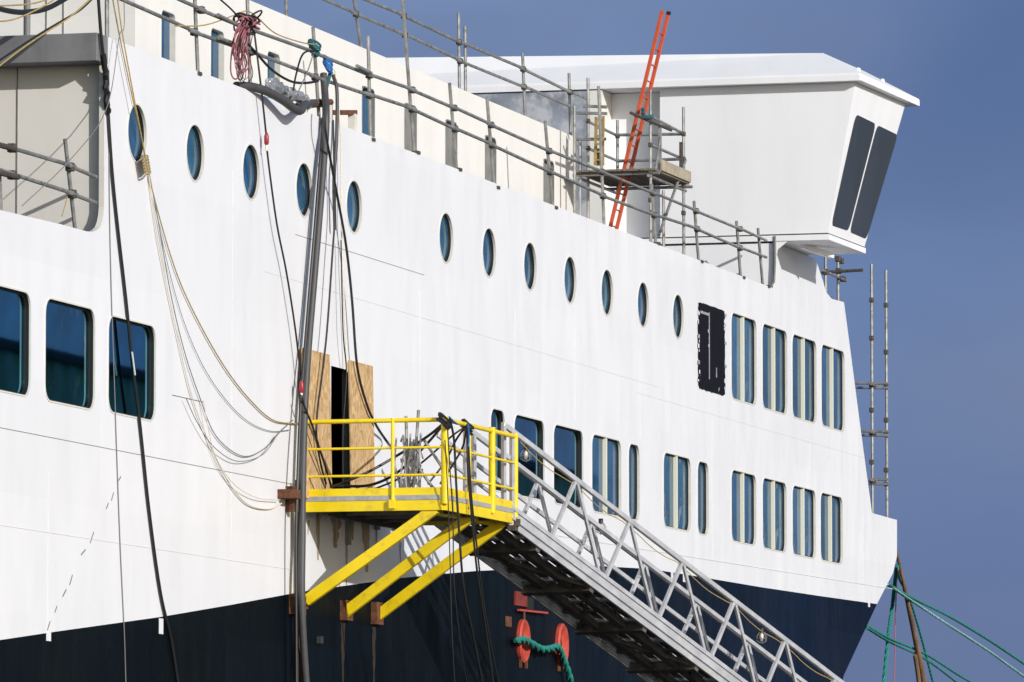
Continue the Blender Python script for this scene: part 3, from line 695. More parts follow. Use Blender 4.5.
for (x, y, p_) in ((650.5, 118, po), (650.5, 145, po), (683.5, 134, po), (683.5, 159, po), (650.5, 172, po), (683.5, 186, po), (588, 121, pi), (588, 148, pi), (617.5, 136, pi), (650.5, 200, po), (683.5, 213, po)): clampbox(t, P(x, y, p_ + .03), .072)
MB().box(P(681, 160, po + .07), .06, .05, .62).build('guard_post', m_clamp, t)
MB().box(P(660, 148, po + .03), .05, .05, .75).build('guard_post', m_galv, t)
t = thing('safety_gate', 'narrow worn yellow ladder gate hanging on the scaffold tower', 'gate', P(599, 165, -1.5))
X0 = xa - .15
for x0, x1, y0, y1 in ((595, 597.5, 117, 165), (602, 604.5, 116, 163)):
    a, b_ = PX(x0, y0, X0), PX(x1, y1, X0); MB().beam(PX((x0 + x1) / 2, y0, X0), PX((x0 + x1) / 2 - 1, y1, X0), .045, .045).build('stile', m_yellow_dim, t)
for y in (120, 128, 136, 144, 152, 160): MB().beam(PX(595.5, y, X0), PX(603.5, y - .3, X0), .035, .03).build('rung', m_yellow_dim, t)
MB().bb(X0 + .05, X0 + .09, PX(603, 150, X0).y, PX(595, 150, X0).y, PX(600, 165, X0).z, PX(600, 148, X0).z).build('panel', m_yellow_dim, t)

# scaffold ahead of the bridge front, over the bow deck
t = thing('scaffold_tower', 'slender scaffold tower of paired tubes standing on the bow deck', 'scaffolding', P(880, 518, -.6))
pb = -.6
Xq = P(871.5, 400, pb).x
for (x, y, dy) in ((871.5, 264, 0), (886, 270, 0)):
    a = P(x, y, pb if x < 880 else pb); b_ = P(x, 516, pb)
    tubepart(t, 'post', a, Vector((a.x, a.y, b_.z - .3)), .03)
for y in (383, 387.5, 431, 435, 479, 483.5):
    X = P(871.5, y, pb).x + (.25 if y in (387.5, 435, 483.5) else -.05)
    x0 = 853 + (y - 383) * .13
    a = PX(x0 - 30, y, X); b_ = PX(888.5, y + .5, X)
    tubepart(t, 'ledger', a, b_, .026)
for y in (383, 431, 479):
    tubepart(t, 'brace', P(871, y + 1, pb + .05), P(887, y + 6, pb + .05), .022)
for x, ys in ((871.5, (300, 338, 385, 410, 433, 462, 481)), (886, (305, 352, 386, 420, 435, 470, 484))):
    for y in ys: clampbox(t, P(x, y, pb), .085)
t = thing('scaffold_tower', 'low scaffold with two tubes beside the superstructure front', 'scaffolding', P(832, 300, -.3))
for x, y, yb, p_ in ((825.5, 257, 296, -.25), (838, 258, 300, -.25)):
    a, b_ = P(x, y, p_), P(x, yb, p_); tubepart(t, 'post', a, Vector((a.x, a.y, b_.z - .4)), .03)
Xs = P(838, 272, -.2).x - .1
tubepart(t, 'rail', PX(821, 272.5, Xs), PX(863, 270, Xs), .03, m_clamp); tubepart(t, 'rail', P(822, 270, -.2), P(846, 281, -.2))
for x, y in ((825.5, 272), (838.5, 271), (838, 259), (841, 261), (843, 279)): clampbox(t, P(x, y, -.2), .1)
for x, y in ((830, 298.5), (842, 303)): clampbox(t, P(x, y, -.05), .07)

# ------------------------------------------------------------------ orange ladder
t = thing('ladder', 'long orange extension ladder leaning from hull top against the scaffold tower', 'ladder', P(611, 235, -1.0))
lb, lt = P(606.5, 226, -1.15), P(660.5, 14, -.2)
XL = lb.x + 0
lt = PX(661.5, 14, P(678, 150, -.2).x - .4); lb = PX(609, 232, lt.x - .1)
dirL = (lt - lb).normalized(); lb2 = lb - dirL * .6
side = Vector((.43, 0, 0))
for k in (0, 1):
    o = side * k; e_ = dirL * (.0 if k == 0 else .04)
    MB().beam(lb2 + o, lt + o + e_,   .042, .064, Vector((0, 1, 0))).build('stile', m_orange, t, bevel=.008)
    MB().beam(lt + o + e_, lt + o + e_ + dirL * .06, .046, .068, Vector((0, 1, 0))).build('end_cap', m_black if k else m_orange, t)
Ltot = (lt - lb2).length
for k in range(int(Ltot / .285)):
    q = lb2 + dirL * (.15 + k * .285); MB().tube([q, q + side], .015, 8).build('rung', m_orange, t)
MB().tube(smooth_path([lb2 + dirL * (Ltot * .62) + Vector((0, -.08, 0)), P(644, 116, -.38), P(650, 117, -.36), P(652, 116, -.5)]), .035, 8).build('lashing', m_teal, t)

# ------------------------------------------------------------------ yellow boarding platform
PO = 2.03; YO = D - PO
zt, zbm = 7.25, 6.95
xA, xC = P(443.5, 498, PO).x, P(515, 510, PO).x
t = plat = thing('boarding_platform', 'yellow steel boarding platform with railings bracketed to the ship side', 'platform', (xA + 1.8, D - 1, 6.9))
MB().bb(xA - .02, xC + .02, YO, D - .06, 7.02, 7.08).build('deck', m_alu_dark, t)
def fascia(name, a, b_, z0, z1, th_, m, off=0):
    MB().beam(Vector((a[0], a[1], (z0 + z1) / 2)), Vector((b_[0], b_[1], (z0 + z1) / 2)), th_, z1 - z0).build(name, m, t, bevel=.004)
zz = lambda x, y, p: P(x, y, p).z
ctop, cbot = zz(443, 487, PO), zz(443, 510, PO)
aft = ((xA, D - .05), (xA, YO + .01)); out = ((xA + .02, YO), (xC, YO)); fwd = ((xC, YO + .02), (xC, D - .05))
for sgm in (aft, out, fwd): fascia('side_plate', *sgm, cbot, ctop, .05, m_yellow)
s1, s0 = zz(443, 494.5, PO), zz(443, 499.5, PO)
fascia('grip_band', (xA - .028, D - .06), (xA - .028, YO + .02), s0, s1, .012, m_grip); fascia('grip_band', (xA + .05, YO - .028), (xC - .02, YO - .028), s0, s1, .012, m_grip)
fascia('under_beam', (xA + .05, YO + .3), (xC, YO + .3), cbot - .02, 7.02, .1, m_yellow); fascia('under_beam', (xA + .05, D - .3), (xC, D - .3), cbot - .05, 7.02, .1, m_dark)
for X in (xA + .9, xA + 1.8, xA + 2.7): fascia('under_beam', (X, YO + .05), (X, D - .06), cbot, 7.02, .08, m_alu_dark)
rt = zz(443, 419.5, PO); r2 = zz(443, 447, PO); r3 = zz(443, 474.5, PO)
posts = [(xA - .04, PX(393.5, 450, xA).y, .026), (xA, YO - .02, .055), (P(467, 450, PO).x, YO - .03, .03), (P(490, 450, PO).x, YO - .03, .05), (P(513, 450, PO).x, YO - .03, .045)]
for x, y, r_ in posts: MB().tube([Vector((x, y, 7.0)), Vector((x, y, rt + (.05 if r_ > .03 else .03)))], r_, 12).build('post', m_yellow, t, smooth=True)
for k, z in enumerate((rt, r2, r3)):
    r_ = .032 if k == 0 else .018
    for a, b_ in (((xA - .03, D - .06), (xA - .03, YO)), ((xA, YO - .03), (xC, YO - .03))):
        MB().tube([Vector((*a, z)), Vector((*b_, z))], r_, 10).build('rail', m_yellow, t, smooth=True)
for x, y, r_ in posts[0:1]: MB().box(Vector((x - .02, y, cbot + .09)), .05, .09, .12).build('post_socket', m_yellow, t)
for (fx, fy), tx in (((306, 601), None), ((344.5, 613), None), ((378, 615.5), None)):
    a = P(fx, fy, .04); top = Vector((a.x + (.0), YO + .12, cbot + .03))
    MB().beam(a, top, .10, .15, Vector((0, 0, 1))).build('brace', m_yellow, t, bevel=.006)
    MB().box(a + Vector((0, .015, .0)), .16, .05, .22).build('brace_foot', m_rust, t)
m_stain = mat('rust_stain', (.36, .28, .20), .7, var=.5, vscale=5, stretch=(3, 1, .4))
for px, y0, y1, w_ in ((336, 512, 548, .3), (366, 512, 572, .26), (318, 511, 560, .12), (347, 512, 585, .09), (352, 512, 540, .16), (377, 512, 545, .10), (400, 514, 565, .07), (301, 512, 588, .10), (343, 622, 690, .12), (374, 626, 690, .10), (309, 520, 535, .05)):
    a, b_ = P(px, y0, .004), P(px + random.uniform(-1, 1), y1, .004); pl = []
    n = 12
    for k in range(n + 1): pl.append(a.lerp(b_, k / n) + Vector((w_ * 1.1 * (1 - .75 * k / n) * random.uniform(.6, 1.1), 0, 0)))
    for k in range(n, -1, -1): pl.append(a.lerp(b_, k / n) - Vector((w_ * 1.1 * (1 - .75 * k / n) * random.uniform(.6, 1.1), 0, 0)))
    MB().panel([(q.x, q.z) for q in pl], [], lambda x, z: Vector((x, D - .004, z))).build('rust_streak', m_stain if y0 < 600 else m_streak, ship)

# ------------------------------------------------------------------ flake board sheets at the doorway
for (x0, x1, y0, y1, lab, yaw) in ((303.5, 331, 351, 487, 'tall flake board sheet left of the dark doorway, behind the grey hose', .0), (350.5, 374, 363, 487, 'tall flake board sheet right of the dark doorway behind yellow rails', 0)):
    a, b_ = P(x0, (y0 + y1) / 2, .08), P(x1, (y0 + y1) / 2, .08); zt_ = P((x0 + x1) / 2, y0, .08).z
    o = MB().box(((a.x + b_.x) / 2, D - .075, (7.1 + zt_) / 2), b_.x - a.x, .02, zt_ - 7.1).build('flake_board', m_osb, loc=((a.x + b_.x) / 2, D - .075, 7.1)); o.rotation_euler = (R(-1.2), 0, 0); o.location.y -= .02
    tag(o, lab, 'board', 'flake boards at the doorway')

# ------------------------------------------------------------------ gangway
al = R(25); SL = .445
G0 = P(517, 520, PO + .05)                         # centre line of the near stringer
gd = Vector((math.cos(al), -math.sin(al), -SL)).normalized(); gh = Vector((math.cos(al), -math.sin(al), 0)); gi = Vector((math.sin(al), math.cos(al), 0)); gu = gi.cross(gd) if gi.cross(gd).z > 0 else -gi.cross(gd)
run = 16.0
WT, WU = .72, 1.32
g = thing('gangway', 'long aluminium gangway with lattice handrails sloping down from the yellow platform', 'gangway', G0)
def G(s, i, u=0): return G0 + gd * s + gi * i + Vector((0, 0, u))
hs = .30
for i in (0, WU):
    MB().beam(G(-.25, i), G(run, i), .05, hs, gu).build('stringer', m_alu, g, bevel=.008)
    MB().beam(G(-.25, i - .035 if i == 0 else i + .03, hs / 2 - .04), G(run, i - .035 if i == 0 else i + .03, hs / 2 - .04), .03, .05, gu).build('stringer_lip', m_alu, g)
MB().beam(G(-.2, -.05, -.05), G(run, -.05, -.05), .02, .02, gu).build('stringer_lip', m_alu, g)
for i in (.42, .92): MB().beam(G(-.2, i, -.12), G(run, i, -.12), .13, .10, gu).build('bearer', m_alu_dark, g)
k = 0
nb = 7; bw = (WU - .06) / nb
for k in range(nb):
    MB().beam(G(-.2, .05 + bw * (k + .5), .0), G(run, .05 + bw * (k + .5), .0), bw - .040, .008, gu).build('deck_plank', m_alu_dark, g)
s = .1; k_ = 0
while s < run:
    MB().beam(G(s, .03, -.045), G(s, WU - .03, -.045), .06, .05, gd.cross(gi)).build('joist', m_alu if k_ % 2 else m_alu_dark, g); k_ += 1
    s += .34
for k in range(12):
    s = .55 + k * 1.32
    MB().beam(G(s, .02, -.15), G(s, WU, -.15), .09, .14, gu).build('cross_beam', m_alu_dark, g)
    if s + 1.32 < run: MB().beam(G(s, .05 if k % 2 else WU - .05, -.14), G(s + 1.32, WU - .05 if k % 2 else .05, -.14), .05, .06, gu).build('wind_brace', m_alu_dark, g)
ht = 1.22; mid = .40
pitch = 1.335
for i in (.0, WT):
    s0 = -.34 if i == 0 else -.42
    if i: MB().beam(G(-.85, i + .03, ht - .66), G(run, i + .03, ht - .66), .04, .05, gu).build('low_rail', m_alu, g, bevel=.01)
    MB().beam(G(s0, i, ht), G(run, i, ht), .065, .075, gu).build('top_rail', m_alu, g, bevel=.012)
    MB().beam(G(s0 if i == 0 else -.95, i + .03, ht - mid), G(run, i + .03, ht - mid), .045, .065, gu).build('mid_rail', m_alu, g, bevel=.01)
    k = 0; s = 1.42
    while s < run:
        if s - .60 > 0:
            MB().beam(G(s, i, ht - .03), G(s - .60, i, .10), .05, .05, gd).build('diagonal', m_alu, g)
            MB().beam(G(s + .04, i, ht - .03), G(s + .60, i, .10), .04, .045, gd).build('diagonal', m_alu, g)
        s += pitch
    for s in (-.32, -.12): MB().beam(G(s, i, -.1), G(s, i, ht + .03), .055, .055, gd).build('end_post', m_alu, g)
MB().tube([G(-.07, .03, .0), G(-.07, .03, ht - .1)], .012, 6).build('pivot_rod', m_rust, g)
MB().box(G(-.1, 0, -.16), .16, .12, .08).box(G(-.05, -.05, -.06), .1, .06, .1).build('hinge_bracket', m_clamp, g)
# string of caged work lamps
lampspots = [(.28, .05, 1.02, 'at the top of the gangway'), (6.22, .04, .98, 'under the gangway handrail near its low end'), (2.45, .3, .95, 'seen through the gangway lattice, half way up'), (5.75, .5, .12, 'low between the gangway rails')]
for s, i, u, wh in lampspots:
    c = G(s, i, u)
    l = thing('work_lamp', 'small caged work lamp hanging ' + wh, 'lamp', c, 'work lamps along the gangway')
    MB().tube([c + Vector((0, 0, .17)), c + Vector((0, 0, .10))], .035, 10).build('lamp_cap', m_black, l)
    MB().tube([c + Vector((0, 0, .10)), c + Vector((0, 0, .07)), c + Vector((0, 0, .02)), c + Vector((0, 0, -.02))], [.015, .032, .032, .008], 12).build('bulb', m_bulb, l, smooth=True)
    cg = MB()
    for k in range(6):
        a = 2 * math.pi * k / 6; d = Vector((math.cos(a), math.sin(a), 0)); cg.tube([c + d * .035 + Vector((0, 0, .11)), c + d * .075 + Vector((0, 0, .05)), c + d * .075 + Vector((0, 0, -.02)), c + Vector((0, 0, -.06))], .005, 5)
    cg.tube([c + Vector((.075 * math.cos(a), .075 * math.sin(a), .02)) for a in [2 * math.pi * k / 12 for k in range(13)]], .005, 5)
    cg.build('cage', m_wire, l)
pts = []
for k in range(40):
    s = .1 + k * .36; pts.append(G(s, .02, 1.17 - .08 * abs(math.sin(math.pi * (s - 1.42) / pitch))))
tag(MB().tube(smooth_path(pts, 3), .0065, 6).build('lamp_cable', m_rope_y), 'tan lamp cable sagging under the near gangway handrail', 'cable')
pts = [G(1 + k * .4, .42, .25 - .07 * abs(math.sin(k * .9))) for k in range(34)]
tag(MB().tube(smooth_path(pts, 3), .0065, 6).build('lamp_cable', m_rope_y), 'tan cable lying low inside the gangway', 'cable')

# folded wire mesh and stanchions behind the aft rail of the platform
t = thing('mesh_bundle', 'crumpled bundle of pale wire mesh and stanchions on the platform deck', 'bundle', (xA + 1.3, D - .9, 7.1))
cX = xA + .35
for k in range(9):
    x0 = 401 + random.uniform(0, 18); y1 = random.uniform(432, 452)
    a = PX(x0, 490, cX + random.uniform(0, .2)); b_ = PX(x0 + random.uniform(-6, 10), y1, cX + random.uniform(0, .2))
    MB().tube(smooth_path([a, a.lerp(b_, .5) + Vector((random.uniform(-.06, .06), random.uniform(-.08, .08), 0)), b_]), .014, 6).build('wire', m_alu, t)
for (xt, yt2, xb, yb) in ((406, 416, 408, 490), (418.5, 410, 413, 490), (420, 470, 436, 492), (424, 440, 444, 470)):
    MB().tube([PX(xb, yb, cX + .1), PX(xt, yt2, cX + .1)], .022, 8).build('stanchion', m_galv, t)
mb = MB()
n_ = 10
grid = [[PX(401 + 22 * i / n_ + random.uniform(-1.5, 1.5), 436 + 54 * j / n_ + random.uniform(-1.5, 1.5), cX + .3 + random.uniform(-.08, .08)) for j in range(n_ + 1)] for i in range(n_ + 1)]
for i in range(n_):
    for j in range(n_):
        if random.random() < .5: mb.quad(grid[i][j], grid[i + 1][j], grid[i + 1][j + 1], grid[i][j + 1])
mb.build('foil', m_foil, t)

# ------------------------------------------------------------------ hoses, cables and ropes on the hull
cable('hose', [(323.5, 74, -.06), (325, 95, .0), (326, 112, .1), (325.5, 135, .12), (322.5, 175, .14), (318, 230, .14), (313, 290, .14), (308, 350, .14), (304.5, 410, .15), (302.5, 480, .16), (302, 540, .18), (301.5, 590, .2), (303, 635, .2), (306.5, 690, .2)], .052, m_hose, 'thick grey hose hanging from hull top past the platform to the waterline', 'hose', n=14)
cable('cable', [(324, 112, .0), (321, 150, .1), (315.5, 220, .12), (308, 310, .12), (301, 400, .16), (298, 470, .2), (296, 540, .2), (296.5, 690, .2)], .022, m_black, 'black cable running close along the left of the thick grey hose', 'cable')
cable('cable', [(98, -6, .05), (101, 35, .05), (104, 62, .05), (107, 95), (112, 170), (118, 230), (126, 300), (133, 370), (140, 425), (149, 510), (160, 590), (171, 640), (179, 690)], .022, m_black, 'thick black cable hanging down the left of the white hull over a window', 'cable', p=.03)
MB_ = MB().tube([P(132, 352, .06), P(135, 375, .06)], .012, 6).build('white_tape', m_frame); 
tag(MB_, 'short white tape sleeve on the thick black cable over window', 'tape')
cable('wire', [(109, 70), (109.5, 200), (112, 313), (116, 430), (120, 540), (124, 626), (126, 690)], .007, m_wire, 'thin straight grey wire hanging between the left windows', 'wire', p=.012)
cable('rope', [(112, -5, .05), (120, 38), (133, 100), (142, 140), (148, 172), (163, 230), (180, 282), (203, 330), (228, 372), (252, 402), (273, 420), (296, 424)], .009, m_rope_y, 'tan rope crossing the leftmost porthole and swooping to the hose', 'rope', p=.03)
cable('rope', [(117, -5, .05), (123, 37), (135, 103), (146, 160)], .009, m_rope_y, 'tan rope doubled over the leftmost porthole, ending at knot', 'rope', p=.12)
cable('wire', [(124, -4), (124, 28), (119, 38), (106, 110), (70, 160), (22, 206)], .006, m_wire, 'thin grey wire slanting across the open recess', 'wire', p=.12)
cable('wire', [(149, 172), (158, 220), (170, 290), (184, 350), (200, 398), (216, 436), (242, 456), (264, 449), (280, 432), (293, 420)], .007, m_wire, 'grey wire looping under the tan rope towards the grey hose', 'wire', p=.03)
cable('wire', [(149, 172), (162, 240), (180, 310), (200, 360), (222, 395), (246, 420), (270, 431), (290, 430)], .005, m_wire, 'fine grey wire hanging just under the tan swooping rope', 'wire', p=.025)
cable('rope', [(148, 170), (158, 240), (172, 310), (190, 390), (208, 440), (226, 478), (246, 503), (268, 509), (284, 502)], .009, m_rope_c, 'pale rope in the lowest loop above the rusty bracket', 'rope', p=.03)
cable('rope', [(203, 400), (214, 452), (232, 482), (255, 497), (280, 500)], .006, m_rope_c, 'thin pale cord in a shallow loop right of the lowest rope', 'cord', p=.07)
cable('wire', [(186, 398), (196, 420), (212, 445), (236, 461), (262, 455), (278, 434)], .006, m_wire, 'fine grey wire forming a small loop left of the plywood', 'wire', p=.07)
kn = MB()
for k in range(6): kn.tube([P(145 + 3 * math.cos(a) + k * .5, 157 + k * 3 + 2 * math.sin(a), .1 + .05 * math.sin(a)) for a in [2 * math.pi * j / 10 for j in range(11)]], .012, 6)
tag(kn.build('rope_knot', m_rope_y), 'knot of tan rope just below the leftmost porthole', 'knot')
cable('cable', [(254, 30, 0), (259, 70, .08), (263, 105, .1), (266, 133, .1)], .014, m_black, 'black cable from scaffold down to the upper red plug', 'cable')
cable('cable', [(267, 150), (270, 175), (277, 225), (286, 270), (294, 320), (299, 360), (301, 384)], .014, m_black, 'black cable from the upper red plug to the lower red plug', 'cable', p=.1)
cable('cable', [(302, 398), (305, 408), (312, 425), (320, 450), (327, 472), (331, 486)], .016, m_black, 'black cable from the lower red plug into the doorway', 'cable', p=.2)
for x, y, lab, p_ in ((266.5, 140, 'red plug with white collar hanging below the scaffold rail', .1), (301.5, 388, 'red plug hanging beside the left flake board', .16)):
    t = thing('cable_plug', lab, 'plug', P(x, y, p_), 'red cable plugs')
    c = P(x, y, p_); MB().tube([c + Vector((0, 0, .10)), c + Vector((0, 0, .05)), c + Vector((0, 0, -.04)), c + Vector((0, 0, -.07))], [.018, .034, .034, .02], 12).build('plug_body', m_plug, t, smooth=True)
    MB().tube([c + Vector((0, 0, -.07)), c + Vector((0, 0, -.15))], [.02, .018], 10).build('collar', m_frame, t, smooth=True)
cable('cable', [(323, 100, .2), (325, 128, .24), (332, 168, .2), (338, 200), (346, 245), (352, 300), (357, 365), (366, 402), (376, 425), (388, 443), (394, 450, .9)], .019, m_black, 'black cable curving across the right flake board to the railing', 'cable', p=.12)
cable('cable', [(333, 120, .1), (334, 160), (335, 210), (332, 260), (327, 330), (322, 375), (317.5, 410), (316.5, 437), (321, 465), (326, 484)], .015, m_black, 'black cable crossing the left flake board beside the hose', 'cable', p=.14)
cable('cable', [(333, 75, 0), (337, 92, .08), (336.5, 140), (334, 180), (335, 230)], .026, m_hose, 'dark grey cable dropping from the blue strap over hull top', 'cable', p=.09)
cable('rope', [(335, 70, 0), (338, 100), (341, 150), (341.5, 230), (344, 300), (347, 372)], .011, m_rope_c, 'pale cream cord hanging straight from blue strap to doorway', 'cord', p=.07)
cable('cable', [(341, 240), (343, 330), (346.5, 374), (343, 430), (343, 485)], .010, m_black, 'thin black cable entering the dark doorway', 'cable', p=.11)
for k, (px, lab) in enumerate((([(331, 487), (345, 482), (372, 470), (403, 452), (428, 436), (444, 423)], 'uppermost black cable from doorway up to platform corner'), ([(336, 486), (370, 485), (398, 472), (424, 447), (444, 424)], 'black cable sagging from doorway to platform corner post'), ([(372, 490), (400, 478), (425, 460), (452, 436), (465, 427)], 'lowest black cable rising to the middle rail post'), ([(440, 484), (452, 466), (463, 446), (466, 428)], 'short black cable rising beside the corner post'), ([(428, 484), (445, 462), (456, 440), (466, 426)], 'black cable crossing behind the corner post'))):
    n = len(px); cable('cable', [(x, y, .2 + (2.02 - .2) * (j / (n - 1)) if k < 3 else 1.5 + .52 * j / (n - 1)) for j, (x, y) in enumerate(px)], .020 if k < 2 else .015, m_black, lab, 'cable')
def wrap(name, cx, cy, p, m, n, rad, label, cat, hgt=6):
    mb = MB()
    for k in range(n):
        yy = cy + random.uniform(-hgt, hgt); rx = rad * random.uniform(.6, 1.15); ph_ = random.uniform(-.5, .5)
        c = P(cx + random.uniform(-1.5, 1.5), yy, p)
        mb.tube([c + Vector((rx * math.cos(a), rx * math.sin(a), .06 * math.sin(a + ph_))) for a in [2 * math.pi * j / 12 for j in range(13)]], .016, 6)
    return tag(mb.build(name, m), label, cat)
wrap('cable_wrap', 444, 421, 2.06, m_black, 9, .085, 'black cable wound round the platform corner post', 'cable', 4)
wrap('cable_wrap', 466.5, 427, 2.08, m_black, 8, .07, 'black cable wound round the outboard rail beside the corner', 'cable', 4)
hang = [([(450, 419), (454, 440), (456, 480), (459, 530), (464, 590), (474, 640), (484, 690)], .017, 'thickest black cable hanging straight down outside the platform corner'),
        ([(447, 421), (450, 470), (453, 520), (454, 580), (460, 640), (468, 690)], .009, 'thin black cable hanging leftmost below the platform corner'),
        ([(467, 428), (468, 470), (472, 520), (477, 570), (486, 630), (494, 690)], .016, 'black cable hanging from the outboard rail down the hull'),
        ([(468, 430), (471, 490), (475, 530), (482, 590), (490, 640), (500, 690)], .013, 'black cable hanging rightmost from the outboard rail'),
        ([(445, 440), (448, 500), (450, 560), (452, 630), (455, 690)], .008, 'hair thin cable dangling left of the hanging bundle')]
for px, r_, lab in hang: cable('cable', [(x, y, 2.13) for x, y in px], r_, m_black, lab, 'cable')
cable('strap', [(468, 424), (469, 440), (468, 447)], .014, m_blue, 'short blue strap tail tied to the outboard yellow rail', 'strap', p=2.16)
cable('strap', [(449, 417), (453, 421), (457, 424)], .014, m_blue, 'small blue tie on the top yellow rail at the corner', 'strap', p=2.11)

# coiled pink and black leads on the scaffold post
t = thing('cable_coil', 'tangled coil of pink and black leads hung on a scaffold post', 'cable coil', P(240, 85, -.02))
for k in range(16):
    x0 = 241 + random.uniform(-6, 6); w_ = random.uniform(2, 6.5); y0 = random.uniform(19, 27); y1 = random.uniform(48, 84)
    pts = [(x0 + 5, y0), (x0 - w_ * .6, (y0 + y1) / 2 - 5), (x0 - w_, y1 - 8), (x0, y1), (x0 + w_, y1 - 8), (x0 + w_ * .5, (y0 + y1) / 2), (x0 + 7, y0 + 2)]
    MB().tube(path([(a, b_, random.uniform(-.02, .12)) for a, b_ in pts], 0, 5), .006 if k % 3 else .011, 6).build('lead', (m_pink, m_pink, m_black)[k % 3], t)
for k in range(14):
    c = P(247 + random.uniform(-6, 6), 23 + random.uniform(-6, 6), .03)
    rr = random.uniform(.07, .15)
    MB().tube([c + Vector((rr * 1.2 * math.cos(a), .12 * math.sin(a), rr * .7 * math.sin(a + k))) for a in [2 * math.pi * j / 12 for j in range(13)]], .013, 6).build('lead', (m_pink, m_black)[k % 2], t)
cable('cable', [(214, -6), (232, 10), (242, 22), (248, 28)], .012, m_black, 'black lead slanting down from the left into the pink coil', 'cable', p=0)
cable('rope', [(175, 26), (205, 25), (235, 15), (247, 11), (258, 18), (275, 33), (300, 42), (318, 45)], .009, m_rope_y, 'tan cord strung between two scaffold posts', 'cord', p=-.02)
cable('cable', [(248, 44), (258, 55), (272, 70), (290, 81), (305, 83), (318, 81)], .018, m_black, 'black lead sagging between scaffold posts above the bent pipe', 'cable', p=0)
cable('cable', [(316, 50), (303, 54), (296, 75), (293, 92), (290, 98)], .014, m_black, 'short black lead looping from teal tape to the foil bundle', 'cable', p=0)
cable('cable', [(313, 55), (308, 70), (300, 88), (296, 96)], .009, m_wire, 'grey lead dropping from teal tape to the foil bundle', 'cable', p=.02)
wrap('tape_wrap', 314.5, 48, -.05, m_teal, 10, .075, 'teal tape wound round a scaffold post at rail height', 'tape', 5)
wrap('strap_wrap', 329, 64, -.02, m_blue, 9, .06, 'bright blue strap wound on the scaffold rail above the hose', 'strap', 5)
cable('strap', [(331, 68), (329, 78), (326, 90), (324, 108)], .028, m_teal, 'teal strap tail hanging behind the scaffold post to the hose', 'strap', p=-.02)
# bent suction pipe lying over the hull top
cable('bent_pipe', [(236, 86, -.1), (252, 87, .02), (268, 92, .12), (284, 101, .2), (296, 110, .24), (301, 110, .22), (303, 106, .1), (308, 104, -.05), (322, 103, -.2)], .062, m_hose, 'thick bent grey pipe looping over the top edge of the hull', 'pipe', n=14)
cable('pipe', [(297, 106, -.15), (315, 104, -.1), (331, 102, 0)], .045, m_rust, 'rusty pipe stub poking over hull top beside the hose', 'pipe', n=12)
mb = MB()
for k in range(14):
    c = P(272 + k * 2.6, 86 + k * 1.2 + random.uniform(-3, 3), -.06 + random.uniform(-.05, .05)); rr = random.uniform(.05, .10)
    mb.tube([c + Vector((-rr * 1.6, 0, random.uniform(-.05, .05))), c + Vector((0, random.uniform(-.04, .04), 0)), c + Vector((rr * 1.6, 0, random.uniform(-.05, .05)))], [rr * .8, rr, rr * .6], 7)
tag(mb.build('foil_bundle', m_foil), 'crumpled silver foil wrapped bundle lying on the hull top', 'bundle')
t = thing('vent_stub', 'small rusty topped pale vent outlet on the hull edge', 'vent', P(350, 130, -.1))
MB().beam(P(332, 112.5, -.1), P(355, 112.5, -.1), .08, .07).build('vent_top', m_rust, t, bevel=.01)
a = P(352.5, 114, -.1); MB().beam(a, Vector((a.x, a.y, P(352, 134, -.1).z)), .1, .12).build('vent_duct', m_frame, t)
MB().beam(P(327.5, 104, -.05), P(327.5, 122, -.05), .12, .12).build('vent_leg', m_frame, t)
# leads across the recess, top left
cable('cable', [(-8, 7), (12, 11.5), (28, 12), (48, 8), (70, -4)], .035, m_black, 'thick black cable sagging across the top left corner', 'cable', p=-.5)
for px, lab in (([(-6, 22), (15, 19), (40, 8), (60, -4)], 'upper tan rope crossing the top left corner'), ([(-6, 6), (18, 5), (35, 3), (55, -3)], 'topmost tan rope at the upper left corner'), ([(-6, 70), (20, 50), (45, 33), (70, 17), (95, -5)], 'long tan rope slanting over the grey deck edge beam'), ):
    cable('rope', px, .010, m_rope_y, lab, 'rope', p=.15)
cable('wire', [(-6, 64), (35, 37), (60, 22), (80, 10), (95, -4)], .014, m_black, 'black lead slanting beside the long tan rope at left', 'cable', p=.12)
tubepart_ = tag(MB().tube([P(106.8, -10, -.05), P(107, 38, -.05)], .03, 8).build('scaffold_tube', m_galv), 'single upright tube on the aft hull corner', 'tube')
cable('cable', [(104, 55, .04), (105.5, 75, .04), (106.5, 100, .04), (108.5, 112, .04)], .04, m_black, 'lumpy black lead lying on the aft edge of the hull', 'cable', p=.05, jit=.03)

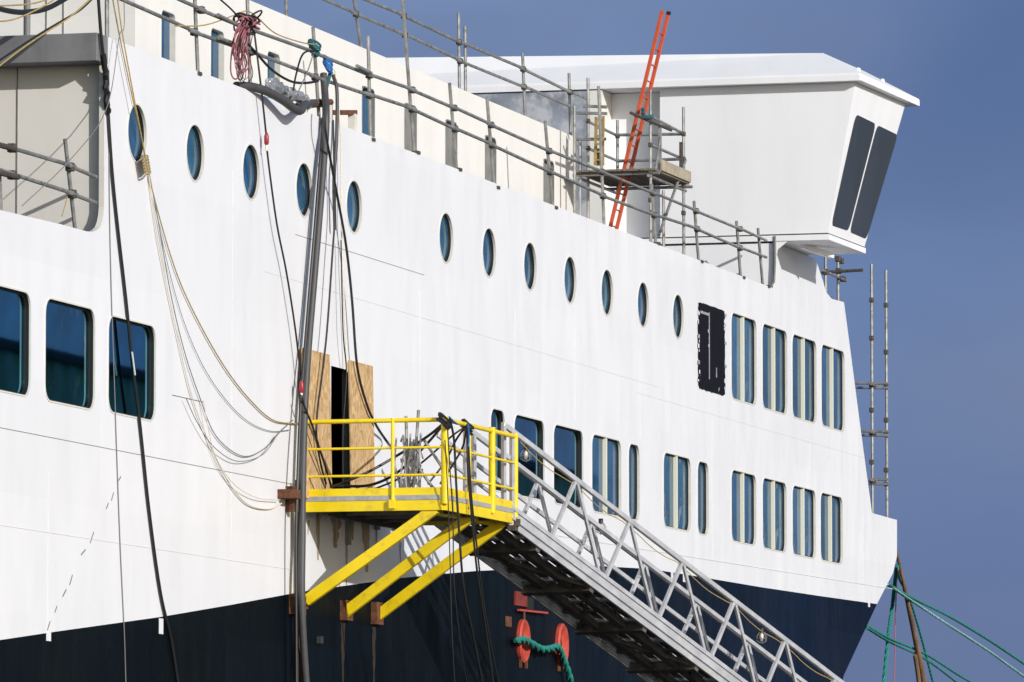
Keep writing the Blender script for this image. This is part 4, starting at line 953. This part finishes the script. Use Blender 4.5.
# ------------------------------------------------------------------ mooring lines and timber spar off the bow
PB = -2.6
t = thing('timber_spar', 'weathered brown timber spar standing tilted among green ropes off the bow', 'spar', P(926, 690, PB))
sp = [P(898, 558, PB), P(905, 590, PB), P(913.5, 630, PB), (P(921, 668, PB)), P(928, 710, PB)]
MB().tube(smooth_path(sp), [.035 + .002 * k for k in range(25)], 10).build('pole', m_wood, t, smooth=True)
MB().tube([P(897, 551, PB), P(898.5, 562, PB)], .02, 8).build('tip', m_wood, t)
MB().tube(smooth_path([P(915, 655, PB), P(918, 675, PB), P(922, 710, PB)]), .05, 8).build('side_stump', m_wood, t, smooth=True)
def mrope(px, r_, m, lab, p=PB):
    pts = path(px, p, 14); t = thing('mooring_rope', lab, 'rope', pts[0], 'mooring ropes off the bow'); dist = 0
    acc = [0]
    for a, b_ in zip(pts, pts[1:]): acc.append(acc[-1] + (b_ - a).length)
    fine = []
    n = int(acc[-1] / (r_ * 1.6)); j = 0
    for i in range(n + 1):
        d = acc[-1] * i / n
        while j < len(acc) - 2 and acc[j + 1] < d: j += 1
        fine.append((pts[j].lerp(pts[j + 1], (d - acc[j]) / max(1e-6, acc[j + 1] - acc[j])), (pts[j + 1] - pts[j]).normalized(), d))
    for k in range(3):
        sp_ = []
        for q, dr, d in fine:
            u_ = dr.cross(Vector((0, 1, .3))).normalized(); v_ = dr.cross(u_); a = d / (r_ * 2.2) + k * 2.094
            sp_.append(q + (u_ * math.cos(a) + v_ * math.sin(a)) * r_ * .5)
        MB().tube(sp_, r_ * .56, 6).build('strand', m, t, smooth=True)
    return t
mrope([(897, 566, 0), (893, 600), (888, 640), (882, 700)], .042, m_rope_g, 'thick green mooring rope hanging almost straight down from the bow')
mrope([(898, 568, 0), (900, 580), (910, 600), (922, 640), (935, 690)], .028, m_rope_g, 'green mooring rope running steeply down right of the timber spar')
mrope([(888, 584, 0), (910, 597), (950, 617), (990, 641), (1030, 668)], .03, m_rope_g, 'upper dark green mooring rope stretching to the right frame edge')
mrope([(887, 584, 0), (912, 601), (950, 626), (990, 652), (1030, 681)], .03, m_rope_gl, 'pale green mooring rope just under the dark one to the right')
mrope([(867, 626, 0), (890, 639), (925, 654), (960, 676), (985, 690)], .026, m_rope_g, 'upper of two low green mooring ropes leaving the navy bow')
mrope([(867, 628, 0), (890, 642), (925, 659), (955, 681), (975, 696)], .026, m_rope_g, 'lower of two low green mooring ropes leaving the navy bow')
cable('wire', [(898, 570, 0), (896, 600), (894, 690)], .012, m_pink, 'thin reddish line hanging beside the thick green rope', 'line', p=PB)
# twisted green rope through the fairleads
for k in range(2):
    px = [(517, 641, .12), (524, 640, .12), (532, 644, .14), (541, 649, .15), (550, 649, .15), (557, 647, .14), (561, 653, .12), (565, 664, .12), (569, 676, .12), (573, 692, .12)]
    pts = path(px); pts = [q + Vector((0, .03 * math.cos(j * .9 + k * 3.14), .03 * math.sin(j * .9 + k * 3.14))) for j, q in enumerate(pts)]
    if k == 0: t = thing('mooring_rope', 'bright green doubled rope passing through the two orange fairleads', 'rope', pts[0])
    MB().tube(pts, .034, 8).build('strand', m_rope_g, t, smooth=True)
sc.cycles.max_bounces = 6
